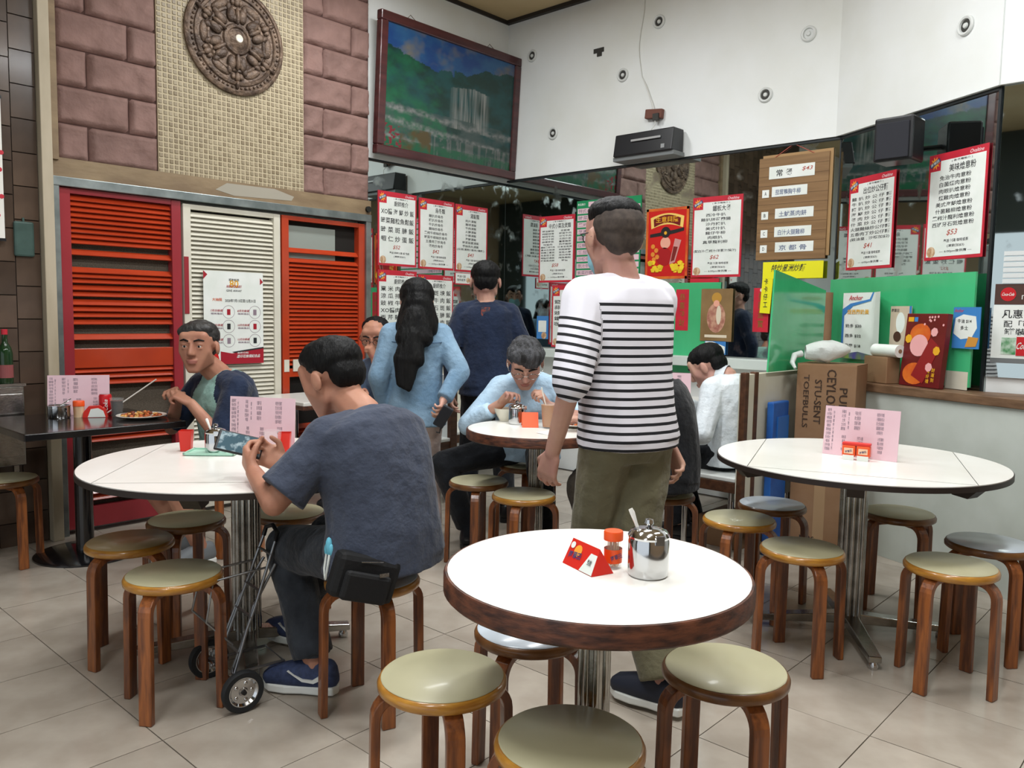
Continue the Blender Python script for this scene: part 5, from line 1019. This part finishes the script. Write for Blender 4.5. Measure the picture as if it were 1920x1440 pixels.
# ---- man in the striped top, walking away
F1 = (.30, .95)
j = person('man in white and black striped top and olive trousers walking past the small table', (2.375, 1.615, .90), (2.37, 1.655, 1.455), (2.362, 1.69, 1.60), (.42, .9, -.02), F1,
           [(2.118, 1.745, .865), (2.565, 1.56, .86)], [(None, (.9, .1, -.2), .35), (None, (-.6, .3, 0), .55)], [(2.47, 1.90, .085), (2.30, 1.395, .10)], [(-.5, -.5, 0), (.1, .9, 0)], s=1.02, g=.98, fd=[(.6, .8), (-.1, 1)], lens=(.30, .27))
def stripes_mat():
    m = bpy.data.materials.new('striped_jersey'); m.use_nodes = True; nt = m.node_tree; b = nt.nodes['Principled BSDF']; b.inputs['Roughness'].default_value = .8
    a = nt.nodes.new('ShaderNodeAttribute'); a.attribute_name = 'stripe'; md_ = nt.nodes.new('ShaderNodeMath'); md_.operation = 'FRACT'; mu = nt.nodes.new('ShaderNodeMath'); mu.operation = 'MULTIPLY'; mu.inputs[1].default_value = 1/.0287
    nt.links.new(a.outputs['Fac'], mu.inputs[0]); nt.links.new(mu.outputs[0], md_.inputs[0]); lt = nt.nodes.new('ShaderNodeMath'); lt.operation = 'LESS_THAN'; lt.inputs[1].default_value = .36; nt.links.new(md_.outputs[0], lt.inputs[0])
    gt = nt.nodes.new('ShaderNodeMath'); gt.operation = 'GREATER_THAN'; gt.inputs[1].default_value = 0; nt.links.new(a.outputs['Fac'], gt.inputs[0]); mm_ = nt.nodes.new('ShaderNodeMath'); mm_.operation = 'MULTIPLY'; nt.links.new(lt.outputs[0], mm_.inputs[0]); nt.links.new(gt.outputs[0], mm_.inputs[1])
    mx = nt.nodes.new('ShaderNodeMix'); mx.data_type = 'RGBA'; mx.inputs[6].default_value = lin('#e3e2ea'); mx.inputs[7].default_value = lin('#14151c'); nt.links.new(mm_.outputs[0], mx.inputs[0]); nt.links.new(mx.outputs[2], b.inputs['Base Color']); return m
def stripe_post(j):
    def f(me):
        co = getco(me); d, _ = near_arm(j, co); al = np.full(len(co), 9.); bd = np.full(len(co), 9.)
        for k in (0, 1):
            a_ = np.array(j['sh'][k]); x_ = np.array((j['wr'][k]-j['sh'][k]).normalized()); pr = (co-a_) @ x_; dd = np.linalg.norm(co-a_-pr[:, None]*x_, axis=1); al = np.where(dd < bd, pr, al); bd = np.minimum(dd, bd)
        v = np.where(d < 0, al-.075, 1.375-co[:, 2]); at = me.attributes.new('stripe', 'FLOAT', 'POINT'); at.data.foreach_set('value', v.astype(np.float32))
    return f
shirt(j, stripes_mat(), 'striped_top', long=.12, off=.027, drop=.025, fl=.004, post=stripe_post(j), amp=.004)
trousers(j, cloth('olive_cotton', '#67634d', '#726e57'), off=.018, wide=.016); shoes(j, M('navy_shoe', '#1e2433', .6), m_paper)
hair(j, [((0, -.006, .078), (.079, .096, .053)), ((0, .04, .092), (.06, .05, .04))], m_hair, amp=.003); hair(j, [((0, -.03, .035), (.0795, .088, .078)), ((0, -.062, .0), (.064, .045, .062))], m_hairf, 'shaved_sides', amp=.0, voxel=.006)
glasses(j, m_black); mask(j, M('mask_blue', '#8fc3cf', .7))
# ---- seated man in grey T-shirt with phone
j = person('seated man in charcoal grey T-shirt and dark jeans looking at his phone', (1.665, 2.085, .545), (1.665, 2.20, .985), (1.648, 2.350, 1.092), (-.22, .9, -.42), (-.03, 1),
           [(1.39, 2.43, .795), (1.515, 2.44, .80)], [((.12, .75, .45), (.9, .1, .25), .75), ((-.45, .7, .4), (-.6, .3, .5), .75)], [(1.572, 2.345, .09), (1.75, 2.70, .10)], [(-.7, -.3, -.8), (.9, -.2, -.6)], kh=[(0, .6, 1), (0, .6, 1)], s=1.02, g=1.16, skin=SK2, fd=[(-.55, .85), (-.2, 1)], hunch=.07, lens=(.25, .215))
GREY = j
shirt(j, cloth('charcoal_cotton', '#3b4150', '#434a5a'), 'tshirt', sleeve=.85, off=.02, drop=.045, cuff=.012, amp=.006, st=(1, 1, 1)); trousers(j, jean, off=.016, length=.9, wide=.012)
shoes(j, M('navy_mesh', '#2b3654', .7, col2='#384568', scale=60), m_paper, swoosh=m_paper); hair(j, SHORT+[((0, -.01, .085), (.078, .092, .05))], m_hair, amp=.003, freq=50)
MB().lathe([(.052, 0), (.064, -.004), (.064, .02), (.052, .02)], 16).build('turned_cuff', jean, j['t'], loc=j['kn'][0].lerp(j['an'][0], .86), smooth=50)
ph = empty('mobile_phone', 'black mobile phone held by the grey-shirted man', 'phone', (1.405, 2.545, .872)); ph.rotation_euler = (math.radians(-38), math.radians(14), math.radians(-36)); MB().bx((-.078, -.005, -.04), (.078, .005, .04)).build('case', m_black, ph, bevel=.004)
MB().bx((-.068, -.0056, -.034), (.07, -.005, .034)).build('screen', M('phone_screen', '#46606c', .1, col2='#9fb3ba', scale=40, lo=.5, hi=.62, emit=0), ph)
bg = empty('waist_bag', 'black zipped waist bag behind the grey-shirted man on the stool', 'bag', (1.505, 1.985, .475), math.radians(-18)); MB().box((0, 0, .04), (.21, .07, .14), R=Matrix.Rotation(.3, 3, 'Y')).build('pouch', M('black_nylon', '#0f1012', .7, bump=.1, bscale=90), bg, bevel=.02)
MB().box((-.01, -.045, .02), (.15, .03, .09), R=Matrix.Rotation(.3, 3, 'Y')).build('front_pocket', M('black_nylon'), bg, bevel=.012); MB().tube([(-.02, -.04, .1), (.05, -.04, .09)], .002, 5).build('zip', m_steel, bg); MB().bx((.03, -.062, .05), (.06, -.058, .062)).build('tag_print', m_steel, bg); MB().tube([(.1, .0, .06), (.16, .03, .1), (.22, .08, .13)], [.012, .01, .01], 8).build('strap', M('black_nylon'), bg, smooth=50)
fm = empty('loose_mask', 'light blue face mask hanging from the jeans pocket', 'face mask', (1.462, 2.105, .585)); MB().ball((0, 0, .01), (.01, .014, .03), 8, 6).ball((.002, .012, -.004), (.009, .013, .022), 8, 6).ball((0, -.012, .0), (.008, .01, .02), 8, 6).build('pleated_cloth', M('mask_bright', '#6fc4dc', .7), fm, smooth=60); MB().tube([(-.004, -.008, -.015), (-.022, -.02, -.06), (-.018, -.005, -.09), (-.012, .008, -.06), (-.004, .008, -.015)], .004, 6).build('ear_loop', m_paper, fm, smooth=60)
# ---- man in raglan shirt at the black table
j = person('seated man in mint raglan shirt with navy sleeves turning to look round', (2.235, 4.12, .545), (2.145, 4.10, .985), (2.03, 4.09, 1.128), (-.72, -.66, -.02), (-1, -.1),
           [(1.955, 4.03, .845), (1.965, 4.20, .855)], [((-.55, .65, .5), (-.3, .6, -.4), .9), ((-.6, -.45, .55), (-.3, -.6, -.4), .9)], [(1.97, 3.98, .085), (2.02, 4.25, .085)], [(.3, -.7, -.8), (.2, .8, -.8)], kh=[(-.6, 0, 1), (-.6, 0, 1)], s=1.02, g=1.12, skin=SK2, hunch=.04)
def raglan(j):
    def f(me):
        c = np.array([list(p.center) for p in me.polygons]); d, _ = near_arm(j, c); N_ = np.array(j['N']); u_ = np.array((j['N']-j['P']).normalized()); x_ = np.abs((c-N_) @ np.array(j['Rc'])); h_ = (N_-c) @ u_; me.polygons.foreach_set('material_index', (((h_ < .24) & (x_ > .06+.42*np.clip(h_, 0, 1))) | (d < 0)).astype(int).tolist())
    return f
shirt(j, None, 'raglan_shirt', sleeve=.95, off=.018, drop=.05, mats=[cloth('mint_cotton', '#86aaa0', '#93b7ad'), m_navy], post=raglan(j)); trousers(j, cloth('dark_shorts', '#262a30'), 'shorts', length=.15, wide=.02); shoes(j, M('grey_shoe', '#6f7478', .6), m_paper)
hair(j, SHORT+[((0, .018, .088), (.072, .046, .034)), ((.03, .028, .075), (.05, .036, .036))], M('salt_hair', '#171616', .5, col2='#363432', scale=26, bump=.3, bscale=60), amp=.003)
# ---- man with glasses by the orange shutter
j = person('seated man with glasses and dark blue collar shirt raising a hand to his mouth', (3.66, 4.47, .545), (3.53, 4.44, 1.005), (3.445, 4.42, 1.155), (-.75, -.6, -.35), (-1, -.15),
           [(3.375, 4.335, 1.015), (3.31, 4.36, .80)], [((-.2, .2, 1), (-.3, .6, .3), 1.0), ((-.8, -.4, .2), (0, 0, -1), .6)], [(3.25, 4.3, .085), (3.25, 4.55, .085)], [(.2, -.7, -.9), (.2, .8, -.8)], kh=[(-.6, 0, 1), (-.6, 0, 1)], g=1.05, skin=SK2, hunch=.03)
bs = cloth('slate_cotton', '#4f6078', '#5b6d87'); shirt(j, bs, sleeve=.95, collar=bs); trousers(j, black_t); shoes(j, m_black, m_black); hair(j, [((0, -.04, .05), (.083, .088, .074)), ((0, -.068, .005), (.068, .05, .06))], m_hair); glasses(j, m_black)
# ---- long-haired woman
j = person('woman with long black hair in a light denim shirt and pale trousers', (3.035, 3.52, .80), (3.05, 3.53, 1.265), (3.06, 3.545, 1.395), (.6, .8, -.12), (.58, .82),
           [(2.93, 3.66, .78), (3.03, 3.285, .85)], [(None, (.8, -.5, 0), .4), ((-.5, -.4, -.5), (-.5, .6, 0), .8)], [(2.96, 3.60, .085), (3.11, 3.46, .085)], [(-.2, .0, -.5), (.1, -.5, -.6)], s=.92, g=.94, lens=(.25, .21), fd=[(.5, .85), (.65, .75)], face=False)
den = cloth('light_denim', '#64839d', '#829fb6', sc=5); shirt(j, den, 'denim_shirt', long=.93, off=.02, drop=.11, fl=.02, collar=den, amp=.008); trousers(j, cloth('pale_trousers', '#cfb9b0', '#d8c6bd'), off=.012); shoes(j, m_paper, m_white)

for q in (.80,):
    c = j['spine'](q); bk = -V(j['F']); pts = [c+V(j['Rc'])*math.cos(a)*(.165*.92*.94+.024)+bk*math.sin(a)*(.108*.92*.94+.027)+V((0, 0, -.01*math.sin(a))) for a in np.linspace(.25, PI-.25, 20)]
    MB().tube(pts, .0028, 6).build('yoke_seam', cloth('denim_seam', '#4a6580'), j['t'], smooth=60)
hm = j['T']; hair(j, [((0, -.018, .035), (.094, .112, .1)), (spheres([(0, -.06, -.02, .088), (.07, -.04, -.12, .045), (-.065, -.06, -.15, .055), (.06, -.075, -.16, .05)], hm), 0), (spheres([(-.015, -.1, -.1, .075), (-.075, -.13, -.22, .05), (.03, -.13, -.22, .05)], hm), 0), (spheres([(-.03, -.13, -.2, .06), (-.095, -.15, -.34, .04), (-.01, -.155, -.34, .045)], hm), 0), (spheres([(-.095, -.15, -.33, .04), (-.025, -.155, -.33, .042), (-.10, -.16, -.47, .016), (-.05, -.16, -.50, .014)], hm), 0)], m_hair, 'long_hair', amp=.003, freq=30, st=(2.2, 2.2, .08))
wl_ = empty('wallet', 'dark zipped wallet with wrist strap held by the long-haired woman', 'wallet', (2.985, 3.23, .775)); wl_.rotation_euler = (.3, .5, -.7); MB().bx((-.03, -.012, -.07), (.03, .012, .06)).build('body', M('dark_leather', '#23262d', .45), wl_, bevel=.006); MB().tube([(.02, 0, -.07), (.03, 0, -.1), (.01, 0, -.105)], .004, 6).build('strap', m_black, wl_)
# ---- man in navy
j = person('standing man in navy long-sleeved top with his back turned, facing the menus', (3.715, 3.60, .865), (3.735, 3.655, 1.40), (3.75, 3.675, 1.53), (.72, .7, -.05), (.72, .69),
           [(3.50, 3.72, .84), (3.875, 3.42, .84)], [(None, (.7, -.7, 0), .4), ((.3, .2, .2), (0, .5, -.5), .6)], [(3.63, 3.72, .085), (3.80, 3.52, .085)], [(-.8, .1, -.2), (.2, -.5, -.3)], s=.98, g=1.06)
shirt(j, m_navy, 'navy_top', long=.75, off=.016, drop=.05); trousers(j, black_t); shoes(j, m_black, m_black)
hair(j, SHORT+[((0, -.01, .075), (.08, .094, .055))], m_hair, amp=.004); mask(j, M('mask_blue'))
q = MB().box((0, 0, 0), (.055, .004, .055)).build('neck_emblem', M('emblem_rust', '#7a3327', .6, col2='#2a2838', scale=60, lo=.45, hi=.5), j['t'], loc=(3.735-.72*.118, 3.655-.69*.118, 1.345), rz=math.atan2(-.72, .69)); q.rotation_euler = (math.radians(-8), 0, math.atan2(-.72, .69))
# ---- man in pale blue eating
j = person('grey-haired man in pale blue shirt bent over his soup bowl', (3.57, 3.14, .545), (3.47, 3.055, .975), (3.325, 2.945, 1.06), (-.52, -.50, -.62), (-.7, -.71),
           [(3.37, 2.81, .84), (3.215, 3.02, .845)], [((-.35, .1, .5), (-.4, .5, -.4), .9), ((.1, -.5, .5), (-.1, -.6, -.4), .9)], [(3.42, 2.86, .085), (3.28, 3.33, .085)], [(.5, -.6, -.5), (-.2, .9, -.6)], kh=[(-.6, -.4, 1), (-.7, .3, .9)], g=1.08, hunch=.05)
pb = cloth('pale_blue_cotton', '#a9c6dc', '#b7d1e4'); shirt(j, pb, long=.7, off=.02, collar=pb, amp=.008); trousers(j, black_t); shoes(j, m_black, m_black)
hair(j, SHORT+[((0, .03, .085), (.078, .055, .045)), ((-.02, .062, .065), (.05, .026, .032)), ((0, -.01, .06), (.092, .085, .06))], m_hairg, amp=.006); glasses(j, m_steel)
# ---- man in white shirt in the booth
j = person('dark-haired man in crisp white shirt eating in the booth beside the green screen', (4.32, 2.215, .545), (4.345, 2.275, .985), (4.325, 2.39, 1.03), (-.15, .8, -.5), (-.02, 1),
           [(4.13, 2.47, .625), (4.34, 2.62, .82)], [((.1, .8, -.1), (0, 0, -1), .3), ((0, .7, .2), (0, 0, -1), .8)], [(4.23, 2.47, .085), (4.42, 2.50, .085)], [(-.6, -.6, -.5), (.8, -.3, -.5)], kh=[(0, .6, 1), (0, .6, 1)], g=1.0, hunch=.05, lens=(.28, .25))
ws = cloth('white_cotton', '#cfd8de', '#dbe2e6'); shirt(j, ws, long=.8, off=.018, collar=ws, amp=.007); trousers(j, black_t); shoes(j, m_black, m_black); hair(j, SHORT+[((0, -.012, .066), (.08, .096, .064))], m_hair, amp=.003)
# ---- man in black jacket, mostly behind the striped man
j = person('man in black jacket and brown trousers seated behind the striped-shirt man', (3.50, 2.135, .545), (3.48, 2.215, .99), (3.39, 2.32, 1.09), (-.6, .7, -.4), (-.54, .84),
           [(3.24, 2.44, .80), (3.44, 2.62, .80)], [((-.5, .6, .2), (0, 0, -1), .5), ((-.5, .6, .2), (0, 0, -1), .5)], [(3.26, 2.34, .085), (3.42, 2.42, .085)], [(-.5, -.6, -.5), (.8, .2, -.5)], kh=[(-.5, .6, 1), (-.5, .6, 1)], g=1.1, hunch=.08)
shirt(j, cloth('black_jacket', '#18191c', '#202226'), 'jacket', long=.9, off=.03, drop=.06); trousers(j, cloth('brown_trousers', '#4b453d')); shoes(j, m_black, m_black); hair(j, SHORT, m_hair)
flush()

# ================================================================= LETTERING
fin = []
for (par, s, x, z, w, h, mat, y, name, rot, it) in TEXTQ:
    cu = bpy.data.curves.new('lettering_curve', 'FONT'); cu.body = s; cu.size = 1; cu.resolution_u = 2; cu.align_x = 'CENTER'; cu.space_line = 1.15; cu.offset = .012
    o = bpy.data.objects.new('lettering_curve', cu); COL.objects.link(o); fin.append(o)
bpy.context.view_layer.update(); dg = bpy.context.evaluated_depsgraph_get()
for o, (par, s, x, z, w, h, mat, y, name, rot, it) in zip(fin, TEXTQ):
    me = bpy.data.meshes.new_from_object(o.evaluated_get(dg)); n = len(me.vertices)
    if n:
        co = np.empty(n*3); me.vertices.foreach_get('co', co); co = co.reshape(-1, 3)
        mn, mx = co.min(0), co.max(0); sx, sz = w/max(1e-6, mx[0]-mn[0]), h/max(1e-6, mx[1]-mn[1])
        u = (co[:, 0]-(mn[0]+mx[0])/2)*sx; v = (co[:, 1]-(mn[1]+mx[1])/2)*sz
        if it: u = u+v*.3
        if rot is not None: u, v = u*math.cos(rot)-v*math.sin(rot), u*math.sin(rot)+v*math.cos(rot)
        co = np.stack([x+u, np.full(n, y), z+v], 1); me.vertices.foreach_set('co', co.ravel()); me.materials.clear(); me.materials.append(mat); me.update()
        me.name = name; link(name, me, par)
    cu = o.data; bpy.data.objects.remove(o); bpy.data.curves.remove(cu)
